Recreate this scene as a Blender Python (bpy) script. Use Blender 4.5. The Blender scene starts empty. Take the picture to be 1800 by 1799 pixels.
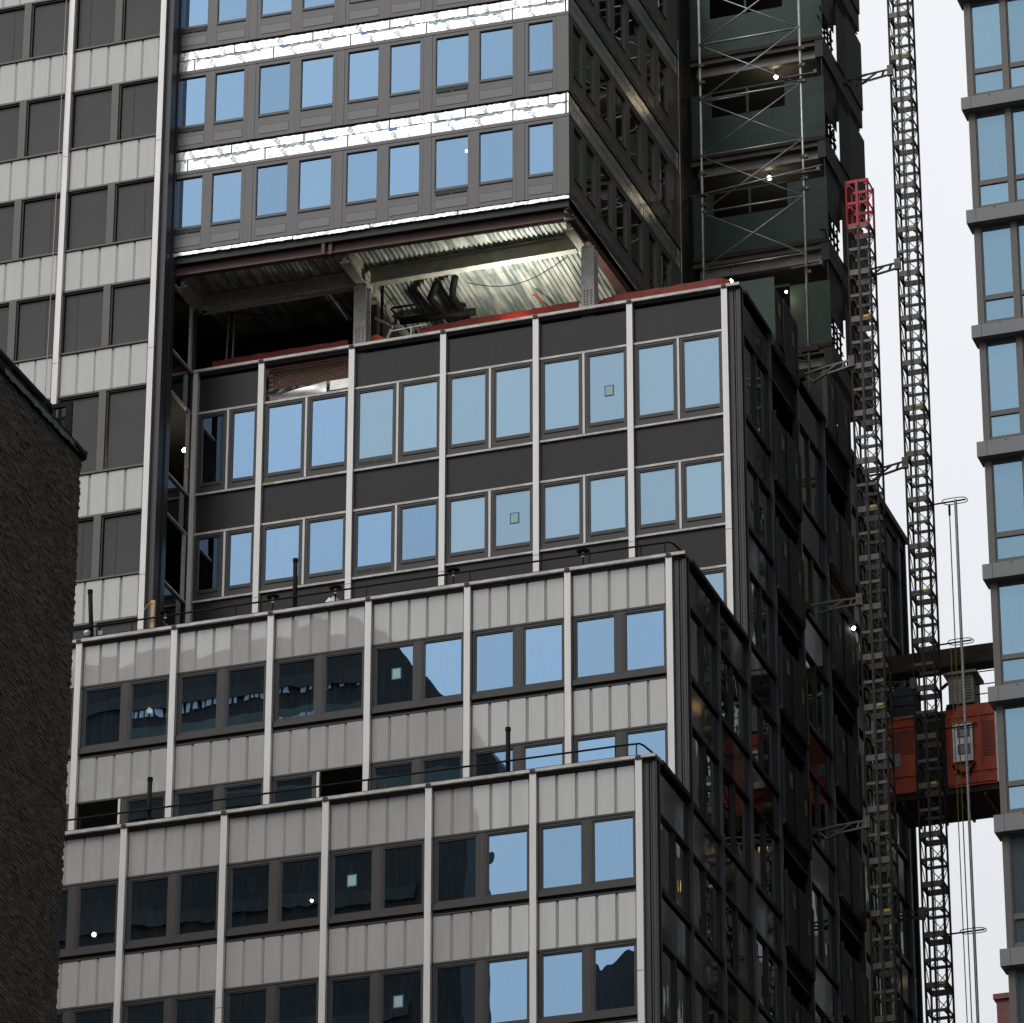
import bpy, bmesh, math, random
from mathutils import Vector, Matrix
random.seed(7)
R = math.radians
scene = bpy.context.scene
COL = scene.collection

# ------------------------------------------------------------------ camera, sky, sun, exposure
cam_d = bpy.data.cameras.new("camera"); cam = bpy.data.objects.new("camera", cam_d); COL.objects.link(cam)
scene.camera = cam
cam_d.sensor_fit = 'HORIZONTAL'; cam_d.sensor_width = 36.0; cam_d.lens = 8650.434 / 1800.0 * 36.0
cam_d.clip_start = 1.0; cam_d.clip_end = 4000.0
cam.location = (33.377, -106.676, -46.325)
_p, _y, _r = R(26.134128), R(-18.990396), R(0.065508)
_fw = Vector((math.sin(_y) * math.cos(_p), math.cos(_y) * math.cos(_p), math.sin(_p)))
_rt = Vector((math.cos(_y), -math.sin(_y), 0)); _up = _rt.cross(_fw)
_rt, _up = _rt * math.cos(_r) + _up * math.sin(_r), -_rt * math.sin(_r) + _up * math.cos(_r)
cam.rotation_euler = Matrix((_rt, _up, -_fw)).transposed().to_euler()

SUN_EL, SUN_AZ = R(48), R(205)          # soft light from high up behind the camera, a little to the left
world = bpy.data.worlds.new("World"); scene.world = world; world.use_nodes = True
wn, wl = world.node_tree.nodes, world.node_tree.links
wn.clear()
wo = wn.new('ShaderNodeOutputWorld'); wb = wn.new('ShaderNodeBackground')
sky = wn.new('ShaderNodeTexSky'); sky.sky_type = 'NISHITA'; sky.sun_disc = False
sky.sun_elevation = SUN_EL; sky.sun_rotation = SUN_AZ; sky.air_density = 1.5; sky.dust_density = 4.0
skm = wn.new('ShaderNodeVectorMath'); skm.operation = 'SCALE'; skm.inputs['Scale'].default_value = 0.08
wl.new(sky.outputs[0], skm.inputs[0])
tc = wn.new('ShaderNodeTexCoord'); sx = wn.new('ShaderNodeSeparateXYZ'); wl.new(tc.outputs['Generated'], sx.inputs[0])
mr = wn.new('ShaderNodeMapRange'); mr.inputs['From Min'].default_value = 0.0; mr.inputs['From Max'].default_value = 1.0
mr.inputs['To Min'].default_value = 0.68; mr.inputs['To Max'].default_value = 1.24
wl.new(sx.outputs['Z'], mr.inputs[0])
ov = wn.new('ShaderNodeVectorMath'); ov.operation = 'SCALE'; ov.inputs[0].default_value = (0.965, 0.985, 1.02)
cn = wn.new('ShaderNodeTexNoise'); cn.inputs['Scale'].default_value = 3.5; cn.inputs['Detail'].default_value = 4; wl.new(tc.outputs['Generated'], cn.inputs[0])
cr_ = wn.new('ShaderNodeMapRange'); cr_.inputs['From Min'].default_value = .3; cr_.inputs['From Max'].default_value = .7; cr_.inputs['To Min'].default_value = .955; cr_.inputs['To Max'].default_value = 1.035; wl.new(cn.outputs[0], cr_.inputs[0])
cm_ = wn.new('ShaderNodeMath'); cm_.operation = 'MULTIPLY'; wl.new(mr.outputs[0], cm_.inputs[0]); wl.new(cr_.outputs[0], cm_.inputs[1])
wl.new(cm_.outputs[0], ov.inputs['Scale'])
mx = wn.new('ShaderNodeMix'); mx.data_type = 'RGBA'; mx.inputs[0].default_value = 0.94
wl.new(skm.outputs[0], mx.inputs[6]); wl.new(ov.outputs[0], mx.inputs[7])
wl.new(mx.outputs[2], wb.inputs[0]); wb.inputs[1].default_value = 1.0
wl.new(wb.outputs[0], wo.inputs[0])

sun_d = bpy.data.lights.new("sun", 'SUN'); sun = bpy.data.objects.new("sun", sun_d); COL.objects.link(sun)
sun_d.energy = 1.0; sun_d.angle = R(25); sun_d.color = (1.0, 0.985, 0.96)
_sd = Vector((math.sin(SUN_AZ) * math.cos(SUN_EL), math.cos(SUN_AZ) * math.cos(SUN_EL), math.sin(SUN_EL)))
sun.rotation_euler = _sd.to_track_quat('Z', 'Y').to_euler()
vs = scene.view_settings
vs.view_transform = 'Standard'; vs.look = 'None'; vs.exposure = 0.0; vs.gamma = 1.0; vs.use_curve_mapping = False
scene.cycles.max_bounces = 8; scene.cycles.transparent_max_bounces = 12
scene.cycles.glossy_bounces = 4; scene.cycles.diffuse_bounces = 3
scene.cycles.caustics_reflective = False; scene.cycles.caustics_refractive = False
scene.cycles.sample_clamp_indirect = 4.0

# ------------------------------------------------------------------ materials
MATS = {}
def nm(name):
    m = bpy.data.materials.new(name); m.use_nodes = True; MATS[name] = m
    n, l = m.node_tree.nodes, m.node_tree.links
    return m, n, l, n['Principled BSDF']
def ramp(n, a, b, p0=0.3, p1=0.7):
    c = n.new('ShaderNodeValToRGB'); c.color_ramp.elements[0].color = (*a, 1); c.color_ramp.elements[1].color = (*b, 1)
    c.color_ramp.elements[0].position = p0; c.color_ramp.elements[1].position = p1
    return c
def surf(name, c1, c2=None, rough=0.5, metal=0.0, ior=1.5, scale=2.0, bump=0.0, bscale=None, detail=5.0, stretch=(1, 1, 1), coord='Object', p0=.3, p1=.7, coat=0.0):
    m, n, l, b = nm(name)
    b.inputs['Roughness'].default_value = rough; b.inputs['Metallic'].default_value = metal; b.inputs['IOR'].default_value = ior
    if coat: b.inputs['Coat Weight'].default_value = coat; b.inputs['Coat Roughness'].default_value = 0.03
    tcn = n.new('ShaderNodeTexCoord'); mp = n.new('ShaderNodeMapping'); mp.inputs['Scale'].default_value = stretch
    if coord == 'World':
        g = n.new('ShaderNodeNewGeometry'); l.new(g.outputs['Position'], mp.inputs[0])
    else:
        l.new(tcn.outputs[coord], mp.inputs[0])
    if c2 is None: b.inputs['Base Color'].default_value = (*c1, 1)
    else:
        t = n.new('ShaderNodeTexNoise'); t.inputs['Scale'].default_value = scale; t.inputs['Detail'].default_value = detail
        l.new(mp.outputs[0], t.inputs[0]); c = ramp(n, c1, c2, p0, p1); l.new(t.outputs[0], c.inputs[0]); l.new(c.outputs[0], b.inputs['Base Color'])
    if bump:
        t2 = n.new('ShaderNodeTexNoise'); t2.inputs['Scale'].default_value = bscale or scale * 6; t2.inputs['Detail'].default_value = 4
        l.new(mp.outputs[0], t2.inputs[0]); bm_ = n.new('ShaderNodeBump'); bm_.inputs['Strength'].default_value = 1.0; bm_.inputs['Distance'].default_value = bump
        l.new(t2.outputs[0], bm_.inputs['Height']); l.new(bm_.outputs[0], b.inputs['Normal'])
    return m
def glass(name, refl, fac, trans, wav=0.0025, dirt=0.0, haze=None):
    m, n, l, b = nm(name); n.remove(b); o = n['Material Output']
    g = n.new('ShaderNodeBsdfGlossy'); g.inputs['Roughness'].default_value = 0.0; g.inputs['Color'].default_value = (*refl, 1)
    t = n.new('ShaderNodeBsdfTransparent'); t.inputs[0].default_value = (*trans, 1)
    geo = n.new('ShaderNodeNewGeometry')
    mp = n.new('ShaderNodeMapping'); mp.inputs['Scale'].default_value = (1.0, 1.0, .55); l.new(geo.outputs['Position'], mp.inputs[0])
    no = n.new('ShaderNodeTexNoise'); no.inputs['Scale'].default_value = 1.1; no.inputs['Detail'].default_value = 1.5; l.new(mp.outputs[0], no.inputs[0])
    bu = n.new('ShaderNodeBump'); bu.inputs['Distance'].default_value = wav; bu.inputs['Strength'].default_value = 1.0
    l.new(no.outputs[0], bu.inputs['Height']); l.new(bu.outputs[0], g.inputs['Normal'])
    # a slow change of coating tone from pane to pane
    oi = n.new('ShaderNodeObjectInfo'); mth = n.new('ShaderNodeMath'); mth.operation = 'MULTIPLY_ADD'
    mth.inputs[1].default_value = 0.16; mth.inputs[2].default_value = fac - 0.08; l.new(oi.outputs['Random'], mth.inputs[0])
    mi = n.new('ShaderNodeMixShader'); l.new(mth.outputs[0], mi.inputs[0]); l.new(t.outputs[0], mi.inputs[1]); l.new(g.outputs[0], mi.inputs[2])
    out = mi
    dn = n.new('ShaderNodeTexNoise'); dn.inputs['Scale'].default_value = 5; dn.inputs['Detail'].default_value = 7; dn.inputs['Roughness'].default_value = .65
    dm = n.new('ShaderNodeMapping'); dm.inputs['Scale'].default_value = (2.2, 2.2, .3); l.new(geo.outputs['Position'], dm.inputs[0]); l.new(dm.outputs[0], dn.inputs[0])
    dr = n.new('ShaderNodeMapRange'); dr.inputs['From Min'].default_value = .45; dr.inputs['From Max'].default_value = .75; dr.inputs['To Min'].default_value = 0; dr.inputs['To Max'].default_value = .035; l.new(dn.outputs[0], dr.inputs[0])
    dd = n.new('ShaderNodeBsdfDiffuse'); dd.inputs[0].default_value = (.42, .41, .38, 1); dx = n.new('ShaderNodeMixShader'); l.new(dr.outputs[0], dx.inputs[0]); l.new(mi.outputs[0], dx.inputs[1]); l.new(dd.outputs[0], dx.inputs[2]); out = mi = dx
    if haze:
        d = n.new('ShaderNodeBsdfDiffuse'); d.inputs[0].default_value = (*haze[0], 1)
        m2 = n.new('ShaderNodeMixShader'); m2.inputs[0].default_value = haze[1]
        l.new(mi.outputs[0], m2.inputs[1]); l.new(d.outputs[0], m2.inputs[2]); out = m2
    l.new(out.outputs[0], o.inputs[0])
    return m
def emit(name, col, s):
    m, n, l, b = nm(name); b.inputs['Base Color'].default_value = (0, 0, 0, 1)
    b.inputs['Emission Color'].default_value = (*col, 1); b.inputs['Emission Strength'].default_value = s
    return m

def panel_mat(name, col, wav):
    m, n, l, b = nm(name)
    b.inputs['Roughness'].default_value = 0.02; b.inputs['IOR'].default_value = 2.15
    geo = n.new('ShaderNodeNewGeometry')
    t = n.new('ShaderNodeTexNoise'); t.inputs['Scale'].default_value = 0.9; t.inputs['Detail'].default_value = 1.5; l.new(geo.outputs['Position'], t.inputs[0])
    bu = n.new('ShaderNodeBump'); bu.inputs['Distance'].default_value = wav; bu.inputs['Strength'].default_value = 1; l.new(t.outputs[0], bu.inputs['Height']); l.new(bu.outputs[0], b.inputs['Normal'])
    t2 = n.new('ShaderNodeTexNoise'); t2.inputs['Scale'].default_value = 6; t2.inputs['Detail'].default_value = 6
    mp = n.new('ShaderNodeMapping'); mp.inputs['Scale'].default_value = (1, 1, .12); l.new(geo.outputs['Position'], mp.inputs[0]); l.new(mp.outputs[0], t2.inputs[0])
    c = ramp(n, tuple(k * q for k, q in zip(col, (.94, .935, .92))), tuple(min(1, k * 1.02) for k in col), .3, .62); l.new(t2.outputs[0], c.inputs[0]); l.new(c.outputs[0], b.inputs['Base Color'])
    return m
panel_mat('light_panel', (0.535, 0.53, 0.51), 0.0032)
surf('aluminium', (0.66, 0.645, 0.62), (0.76, 0.75, 0.73), 0.42, 0.25, scale=1.2, stretch=(3, 3, .6))
surf('white_trim', (0.74, 0.72, 0.70), (0.86, 0.85, 0.83), 0.45, scale=2)
surf('aluminium_dirty', (0.30, 0.285, 0.26), (0.62, 0.59, 0.55), 0.5, 0.15, scale=3.5, stretch=(1, 1, 3), p0=.25, p1=.6)
surf('frame_dark', (0.034, 0.0305, 0.029), (0.043, 0.039, 0.037), 0.45, scale=1.5)
surf('frame_black', (0.012, 0.012, 0.012), (0.02, 0.02, 0.02), 0.6, scale=2)
surf('corner_dark', (0.030, 0.028, 0.031), (0.045, 0.042, 0.046), 0.5, 0.0, scale=1.0, stretch=(4, 4, .3))
surf('side_mullion', (0.05, 0.05, 0.058), (0.085, 0.085, 0.095), 0.35, 0.5, scale=1.0, stretch=(4, 4, .3))
surf('spandrel_black', (0.011, 0.0105, 0.011), (0.018, 0.0165, 0.017), 0.40, ior=1.36, scale=1.6, stretch=(2, 2, .5))
surf('spandrel_side', (0.010, 0.009, 0.009), (0.016, 0.014, 0.013), 0.06, scale=1.6, bump=0.002, bscale=1.2)
surf('membrane', (0.012, 0.012, 0.012), (0.045, 0.041, 0.036), 0.8, scale=1.2, p0=.45, p1=.65, stretch=(1, 1, 1.5), coord='World')
surf('clad_grey', (0.150, 0.143, 0.140), (0.172, 0.165, 0.161), 0.5, scale=1.3, stretch=(2, 2, .6))
surf('clad_inset', (0.175, 0.172, 0.175), (0.20, 0.197, 0.20), 0.42, scale=1.3)
surf('film_window', (0.043, 0.041, 0.042), (0.060, 0.057, 0.058), 0.5, scale=0.8, ior=1.4, stretch=(1.5, 1.5, .7))
surf('post_grey', (0.11, 0.105, 0.102), (0.13, 0.125, 0.12), 0.5, scale=1.5)
glass('glass_blue', (0.405, 0.645, 0.93), 0.62, (0.36, 0.42, 0.41), wav=.0026)
glass('glass_pale', (0.47, 0.71, 0.93), 0.62, (0.36, 0.42, 0.41), wav=.0026, haze=((0.50, 0.63, 0.66), 0.22))
glass('glass_side', (0.68, 0.72, 0.68), 0.62, (0.20, 0.24, 0.24), wav=0.006)
glass('glass_right', (0.32, 0.52, 0.68), 0.64, (0.58, 0.76, 0.80), wav=0.0025, haze=((0.55, 0.68, 0.72), 0.12))
surf('slab', (0.10, 0.098, 0.092), (0.17, 0.165, 0.155), 0.9, scale=0.8)
surf('roof_tar', (0.05, 0.05, 0.05), (0.09, 0.088, 0.085), 0.9, scale=1.2)
surf('dark_interior', (0.020, 0.020, 0.021), (0.035, 0.034, 0.033), 0.9, scale=0.6)
surf('foil', (0.66, 0.67, 0.68), (0.88, 0.88, 0.88), 0.30, 0.9, scale=4, bump=0.004, bscale=5)
surf('tape_teal', (0.30, 0.46, 0.48), (0.52, 0.64, 0.64), 0.45, scale=7)
surf('tape_blue', (0.05, 0.22, 0.55), (0.10, 0.30, 0.60), 0.45, scale=7)
surf('tape_dull', (0.06, 0.085, 0.065), (0.15, 0.17, 0.12), 0.6, scale=.5)
surf('print_grey', (0.30, 0.305, 0.31), None, 0.6)
surf('steel_primer', (0.075, 0.042, 0.036), (0.115, 0.062, 0.050), 0.6, scale=3, stretch=(1, 1, 1))
surf('fireproofing', (0.34, 0.33, 0.27), (0.48, 0.47, 0.39), 0.95, scale=4, bump=0.03, bscale=22)
surf('fireproof_column', (0.33, 0.325, 0.31), (0.50, 0.49, 0.465), 0.95, scale=6, bump=0.03, bscale=26)
surf('net_red', (0.20, 0.020, 0.014), (0.30, 0.035, 0.022), 0.65, scale=4, bump=0.004, bscale=60)
surf('net_orange', (0.75, 0.12, 0.03), (0.85, 0.18, 0.05), 0.6, scale=6, bump=0.01, bscale=20)
surf('plywood_green', (0.024, 0.050, 0.040), (0.044, 0.074, 0.060), 0.7, scale=1.5, stretch=(1, 1, 3), bump=0.003, bscale=14)
surf('plywood_dark', (0.030, 0.036, 0.040), (0.048, 0.054, 0.058), 0.7, scale=2, stretch=(1, 1, 3))
surf('gate_dark', (0.010, 0.011, 0.012), (0.020, 0.020, 0.021), 0.6, scale=3)
surf('wood_plank', (0.13, 0.09, 0.055), (0.24, 0.17, 0.11), 0.85, scale=3, stretch=(1, 1, 6))
surf('wood_new', (0.48, 0.32, 0.20), (0.62, 0.44, 0.30), 0.8, scale=3, stretch=(4, 4, .6))
surf('wood_dark', (0.030, 0.020, 0.015), (0.060, 0.042, 0.032), 0.85, scale=3, stretch=(.5, 4, 4))
surf('galvanised', (0.38, 0.40, 0.40), (0.56, 0.58, 0.58), 0.4, 0.6, scale=8)
surf('mast_steel', (0.016, 0.016, 0.015), (0.045, 0.041, 0.036), 0.6, 0.2, scale=4)
surf('mast_grey', (0.03, 0.03, 0.027), (0.15, 0.145, 0.128), 0.5, 0.1, scale=7, p0=.3, p1=.6)
surf('mast_red', (0.34, 0.016, 0.026), (0.46, 0.03, 0.04), 0.5, 0.1, scale=4)
surf('cage_orange', (0.42, 0.050, 0.010), (0.66, 0.092, 0.018), 0.5, scale=1.5, stretch=(2, 2, 1))
surf('machine_grey', (0.22, 0.215, 0.20), (0.32, 0.31, 0.29), 0.5, 0.1, scale=3)
surf('tie_grey', (0.06, 0.065, 0.065), (0.15, 0.155, 0.155), 0.5, 0.2, scale=5)
surf('membrane_teal', (0.03, 0.05, 0.05), (0.10, 0.14, 0.135), 0.6, scale=3)
surf('paper', (0.34, 0.335, 0.32), (0.5, .49, .47), 0.8, scale=9)
surf('tape_tag', (0.03, 0.16, 0.35), None, 0.6)
surf('paper_pane', (0.42, 0.60, 0.55), None, 0.8)
surf('black_iron', (0.004, 0.004, 0.005), (0.012, 0.012, 0.012), 0.7, ior=1.25, scale=5)
surf('yellow_tape', (0.72, 0.45, 0.03), (0.80, 0.55, 0.06), 0.6, scale=3)
surf('plastic_white', (0.75, 0.77, 0.80), (0.90, 0.91, 0.92), 0.35, scale=3)
surf('flashing', (0.62, 0.60, 0.57), (0.80, 0.79, 0.76), 0.35, 0.4, scale=5)
surf('brick', (0.060, 0.034, 0.025), (0.17, 0.085, 0.055), 0.9, scale=8, bump=0.004, bscale=40)
surf('old_mortar', (0.020, 0.018, 0.014), (0.055, 0.050, 0.042), 0.95, scale=5, bump=.01, bscale=30, coord='World')
surf('mortar', (0.25, 0.22, 0.18), (0.38, 0.34, 0.28), 0.95, scale=9)
surf('rubble', (0.10, 0.10, 0.095), (0.26, 0.255, 0.24), 0.95, scale=6, bump=0.02, bscale=14)
surf('pvc', (0.52, 0.50, 0.42), None, 0.4)
surf('cable_yellow', (0.28, 0.20, 0.04), None, 0.6)
surf('rope', (0.50, 0.45, 0.36), None, 0.8)
surf('g_frame', (0.105, 0.096, 0.090), (0.125, 0.115, 0.108), 0.45, scale=1.5)
surf('g_ledge', (0.20, 0.205, 0.21), (0.235, 0.24, 0.245), 0.5, scale=1.2, stretch=(1, 1, .5))
surf('g_side', (0.020, 0.017, 0.015), (0.095, 0.085, 0.07), 0.8, scale=0.30, p0=.42, p1=.66, stretch=(1, 1, .5), coord='World')
surf('blind', (0.60, 0.60, 0.57), (0.74, 0.74, 0.70), 0.9, scale=1.5, stretch=(.6, .6, 8))
surf('curtain', (0.62, 0.66, 0.64), (0.78, 0.80, 0.78), 0.9, scale=2, stretch=(9, 9, .15))
surf('tower_far', (0.016, 0.011, 0.006), (0.050, 0.036, 0.022), 0.7, scale=0.22, coord='World')
surf('far_glass', (0.02, 0.035, 0.035), (0.10, 0.13, 0.13), 0.15, scale=.35, coord='World', ior=1.7)
surf('band_pale', (0.040, 0.034, 0.026), (0.11, 0.095, 0.072), 0.8, scale=.4, coord='World')
surf('red_brick_far', (0.20, 0.095, 0.085), (0.26, 0.12, 0.11), 0.9, scale=1.5)
surf('ground', (0.07, 0.07, 0.072), (0.11, 0.11, 0.11), 0.9, scale=0.05, coord='World')
surf('deck', (0.22, 0.26, 0.245), (0.60, 0.61, 0.54), 0.5, 0.2, scale=1.1, stretch=(4.5, .55, 1), p0=.42, p1=.62, coord='World')
surf('spray_yellow', (0.45, 0.44, 0.04), None, 0.7)
emit('warm_window', (1.0, .62, .22), 1.3)
emit('bulb', (1.0, 0.88, 0.66), 14.0)
emit('bulb_white', (1.0, 0.93, 0.80), 70.0)
for _nm in ('net_red', 'net_orange'):
    _m = MATS[_nm]; _n, _l = _m.node_tree.nodes, _m.node_tree.links; _b = _n['Principled BSDF']; _o = _n['Material Output']
    _t = _n.new('ShaderNodeBsdfTranslucent'); _t.inputs[0].default_value = (.95, .22, .06, 1); _x = _n.new('ShaderNodeMixShader'); _x.inputs[0].default_value = .10
    _l.new(_b.outputs[0], _x.inputs[1]); _l.new(_t.outputs[0], _x.inputs[2]); _l.new(_x.outputs[0], _o.inputs[0])
# old dark brick of the near building: courses as relief in the material (each is only a few pixels tall)
m, n, l, b = nm('old_brick')
b.inputs['Roughness'].default_value = 0.95
geo = n.new('ShaderNodeNewGeometry'); sp = n.new('ShaderNodeSeparateXYZ'); l.new(geo.outputs['Position'], sp.inputs[0])
cb = n.new('ShaderNodeCombineXYZ'); l.new(sp.outputs['Y'], cb.inputs[0]); l.new(sp.outputs['Z'], cb.inputs[1])
nz = n.new('ShaderNodeTexNoise'); nz.inputs['Scale'].default_value = 4.0; nz.inputs['Detail'].default_value = 3; l.new(geo.outputs['Position'], nz.inputs[0])
mpb = n.new('ShaderNodeMapping'); mpb.inputs['Scale'].default_value = (1, 4.6, 13.1); l.new(geo.outputs['Position'], mpb.inputs[0])
wnz = n.new('ShaderNodeTexVoronoi'); wnz.inputs['Scale'].default_value = 1.0; l.new(mpb.outputs[0], wnz.inputs[0])
bt = ramp(n, (.042, .038, .031), (.088, .078, .063), .1, .9); l.new(wnz.outputs['Color'], bt.inputs[0])
n2 = n.new('ShaderNodeTexNoise'); n2.inputs['Scale'].default_value = 3.2; n2.inputs['Detail'].default_value = 10; n2.inputs['Roughness'].default_value = .7; l.new(geo.outputs['Position'], n2.inputs[0])
c = ramp(n, (.42, .41, .39), (1.35, 1.32, 1.25), .32, .68); l.new(n2.outputs[0], c.inputs[0])
mm = n.new('ShaderNodeMix'); mm.data_type = 'RGBA'; mm.blend_type = 'MULTIPLY'; mm.inputs[0].default_value = 1
l.new(bt.outputs[0], mm.inputs[6]); l.new(c.outputs[0], mm.inputs[7]); l.new(mm.outputs[2], b.inputs['Base Color'])
n3 = n.new('ShaderNodeTexNoise'); n3.inputs['Scale'].default_value = 9; n3.inputs['Detail'].default_value = 6; l.new(geo.outputs['Position'], n3.inputs[0])
ad = n.new('ShaderNodeMath'); ad.operation = 'MULTIPLY_ADD'; ad.inputs[1].default_value = -.8; ad.inputs[0].default_value = 0.0; l.new(n3.outputs[0], ad.inputs[2])
bu = n.new('ShaderNodeBump'); bu.inputs['Distance'].default_value = .06; bu.inputs['Strength'].default_value = 1; l.new(ad.outputs[0], bu.inputs['Height']); l.new(bu.outputs[0], b.inputs['Normal'])

# ------------------------------------------------------------------ mesh helpers
class MB:
    def __init__(s): s.v = []; s.f = []; s.sm = False
    def box(s, x0, x1, y0, y1, z0, z1):
        if x0 > x1: x0, x1 = x1, x0
        if y0 > y1: y0, y1 = y1, y0
        if z0 > z1: z0, z1 = z1, z0
        k = len(s.v)
        s.v += [(x0, y0, z0), (x1, y0, z0), (x1, y1, z0), (x0, y1, z0), (x0, y0, z1), (x1, y0, z1), (x1, y1, z1), (x0, y1, z1)]
        s.f += [(k, k+3, k+2, k+1), (k+4, k+5, k+6, k+7), (k, k+1, k+5, k+4), (k+1, k+2, k+6, k+5), (k+2, k+3, k+7, k+6), (k+3, k, k+4, k+7)]
        return s
    def bar(s, a, b_, w, h=None):
        a, b_ = Vector(a), Vector(b_); h = h or w
        d = (b_ - a).normalized(); u = d.cross(Vector((0, 0, 1)))
        if u.length < 1e-4: u = Vector((1, 0, 0))
        u.normalize(); t = u.cross(d).normalized(); k = len(s.v)
        for p in (a, b_):
            for su, st in ((-1, -1), (1, -1), (1, 1), (-1, 1)): s.v.append(tuple(p + u * su * w / 2 + t * st * h / 2))
        s.f += [(k+3, k+2, k+1, k), (k+4, k+5, k+6, k+7)] + [(k+i, k+(i+1) % 4, k+4+(i+1) % 4, k+4+i) for i in range(4)]
        return s
    def tube(s, pts, r, n=7, cap=True):
        pts = [Vector(p) for p in pts]; k0 = len(s.v); u = None
        for i, p in enumerate(pts):
            d = ((pts[min(i+1, len(pts)-1)] - p).normalized() + (p - pts[max(i-1, 0)]).normalized()).normalized()
            if u is None:
                u = d.cross(Vector((0, 0, 1)))
                if u.length < 1e-3: u = Vector((1, 0, 0))
            u = (u - d * u.dot(d)).normalized(); t = d.cross(u)
            for j in range(n):
                a = 2 * math.pi * j / n; s.v.append(tuple(p + (u * math.cos(a) + t * math.sin(a)) * r))
        for i in range(len(pts) - 1):
            for j in range(n):
                a, b_ = k0 + i*n + j, k0 + i*n + (j+1) % n; s.f.append((a, b_, b_ + n, a + n))
        if cap: s.f += [tuple(range(k0 + n - 1, k0 - 1, -1)), tuple(range(k0 + (len(pts)-1)*n, k0 + len(pts)*n))]
        return s
    def lathe(s, prof, c=(0, 0, 0), n=14):
        k = len(s.v)
        for r, z in prof:
            for j in range(n):
                a = 2 * math.pi * j / n; s.v.append((c[0] + r * math.cos(a), c[1] + r * math.sin(a), c[2] + z))
        for i in range(len(prof) - 1):
            for j in range(n):
                a, b_ = k + i*n + j, k + i*n + (j+1) % n; s.f.append((a, b_, b_ + n, a + n))
        s.f += [tuple(range(k + n - 1, k - 1, -1)), tuple(range(k + (len(prof)-1)*n, k + len(prof)*n))]
        return s
    def ring(s, x0, x1, z0, z1, wl, wr, wb, wt, y0, y1):       # a rectangular frame standing in x-z
        s.box(x0, x0 + wl, y0, y1, z0, z1); s.box(x1 - wr, x1, y0, y1, z0, z1)
        s.box(x0 + wl, x1 - wr, y0, y1, z0, z0 + wb); s.box(x0 + wl, x1 - wr, y0, y1, z1 - wt, z1); return s
    def prism(s, prof, z0, z1):                                # a plan profile pulled up
        k = len(s.v); nn = len(prof)
        s.v += [(x, y, z0) for x, y in prof] + [(x, y, z1) for x, y in prof]
        s.f += [tuple(range(k + nn - 1, k - 1, -1)), tuple(range(k + nn, k + 2*nn))] + [(k+i, k+(i+1) % nn, k+nn+(i+1) % nn, k+nn+i) for i in range(nn)]
        return s
    def data(s, name, mat, smooth=False):
        me = bpy.data.meshes.new(name); me.from_pydata(s.v, [], s.f); me.update()
        if smooth: me.polygons.foreach_set('use_smooth', [True] * len(me.polygons))
        if mat: me.materials.append(MATS[mat])
        return me
WLOC = {}
def thing(name, label, cat, loc=(0, 0, 0), group=None):
    o = bpy.data.objects.new(name, None); COL.objects.link(o); o.location = loc; o.empty_display_size = .3
    o['label'] = label; o['category'] = cat
    if group: o['group'] = group
    WLOC[o] = (Vector(loc), 0.0); return o
def add(name, me, parent=None, loc=(0, 0, 0), rz=0.0, rx=0.0, ry=0.0):
    """loc is in the world; the parent only carries it"""
    o = bpy.data.objects.new(name, me); COL.objects.link(o)
    loc = Vector(loc)
    if parent is not None:
        pl, pr = WLOC[parent]; o.parent = parent
        o.location = Matrix.Rotation(-pr, 3, 'Z') @ (loc - pl); o.rotation_euler = (rx, ry, rz - pr)
    else:
        o.location = loc; o.rotation_euler = (rx, ry, rz)
    WLOC[o] = (loc, rz); return o
def part(name, mb, mat, parent, loc=(0, 0, 0), rz=0.0, smooth=False, **k):
    return add(name, mb.data(name, mat, smooth), parent, loc, rz, **k)
def tag(o, label, cat, group=None, kind=None):
    if label: o['label'] = label
    if cat: o['category'] = cat
    if group: o['group'] = group
    if kind: o['kind'] = kind
    return o
CACHE = {}
def cached(key, fn):
    if key not in CACHE: CACHE[key] = fn()
    return CACHE[key]
class Face:
    """a facade frame: x runs right along the wall seen from outside, -y comes out of it"""
    def __init__(s, ox, oy, rz): s.o = Vector((ox, oy, 0)); s.rz = rz; s.m = Matrix.Rotation(rz, 3, 'Z')
    def w(s, x, y, z): return s.o + s.m @ Vector((x, y, z))
    def add(s, name, me, parent, x, y, z, **k): return add(name, me, parent, s.w(x, y, z), s.rz, **k)
    def box(s, name, mat, parent, x0, x1, y0, y1, z0, z1):
        key = ('box', mat, round(x1-x0, 3), round(y1-y0, 3), round(z1-z0, 3))
        me = cached(key, lambda: MB().box(0, x1-x0, 0, y1-y0, 0, z1-z0).data(name, mat))
        return s.add(name, me, parent, x0, y0, z0)

# ------------------------------------------------------------------ ground
gz = -48.0
g = part('ground', MB().box(-900, 900, -900, 900, gz - 1, gz), 'ground', None); g['kind'] = 'structure'

# ------------------------------------------------------------------ the stepped tower
W, S = 2.75, 2.801
XR = 0.40
YA, YB, YC, YD = 0.0, S, 3 * S, 6.45
BACK = 26.2
tower = thing('stepped_tower', 'dark stepped office tower with light grey panel bands under refurbishment', 'building', (-8, 13, gz))
FA, FB, FC, FD = Face(0, YA, 0), Face(0, YB, 0), Face(0, YC, 0), Face(0, YD, 0)
FS = Face(XR, 0, R(90))                                        # right-hand side wall, x runs back along Y

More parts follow.
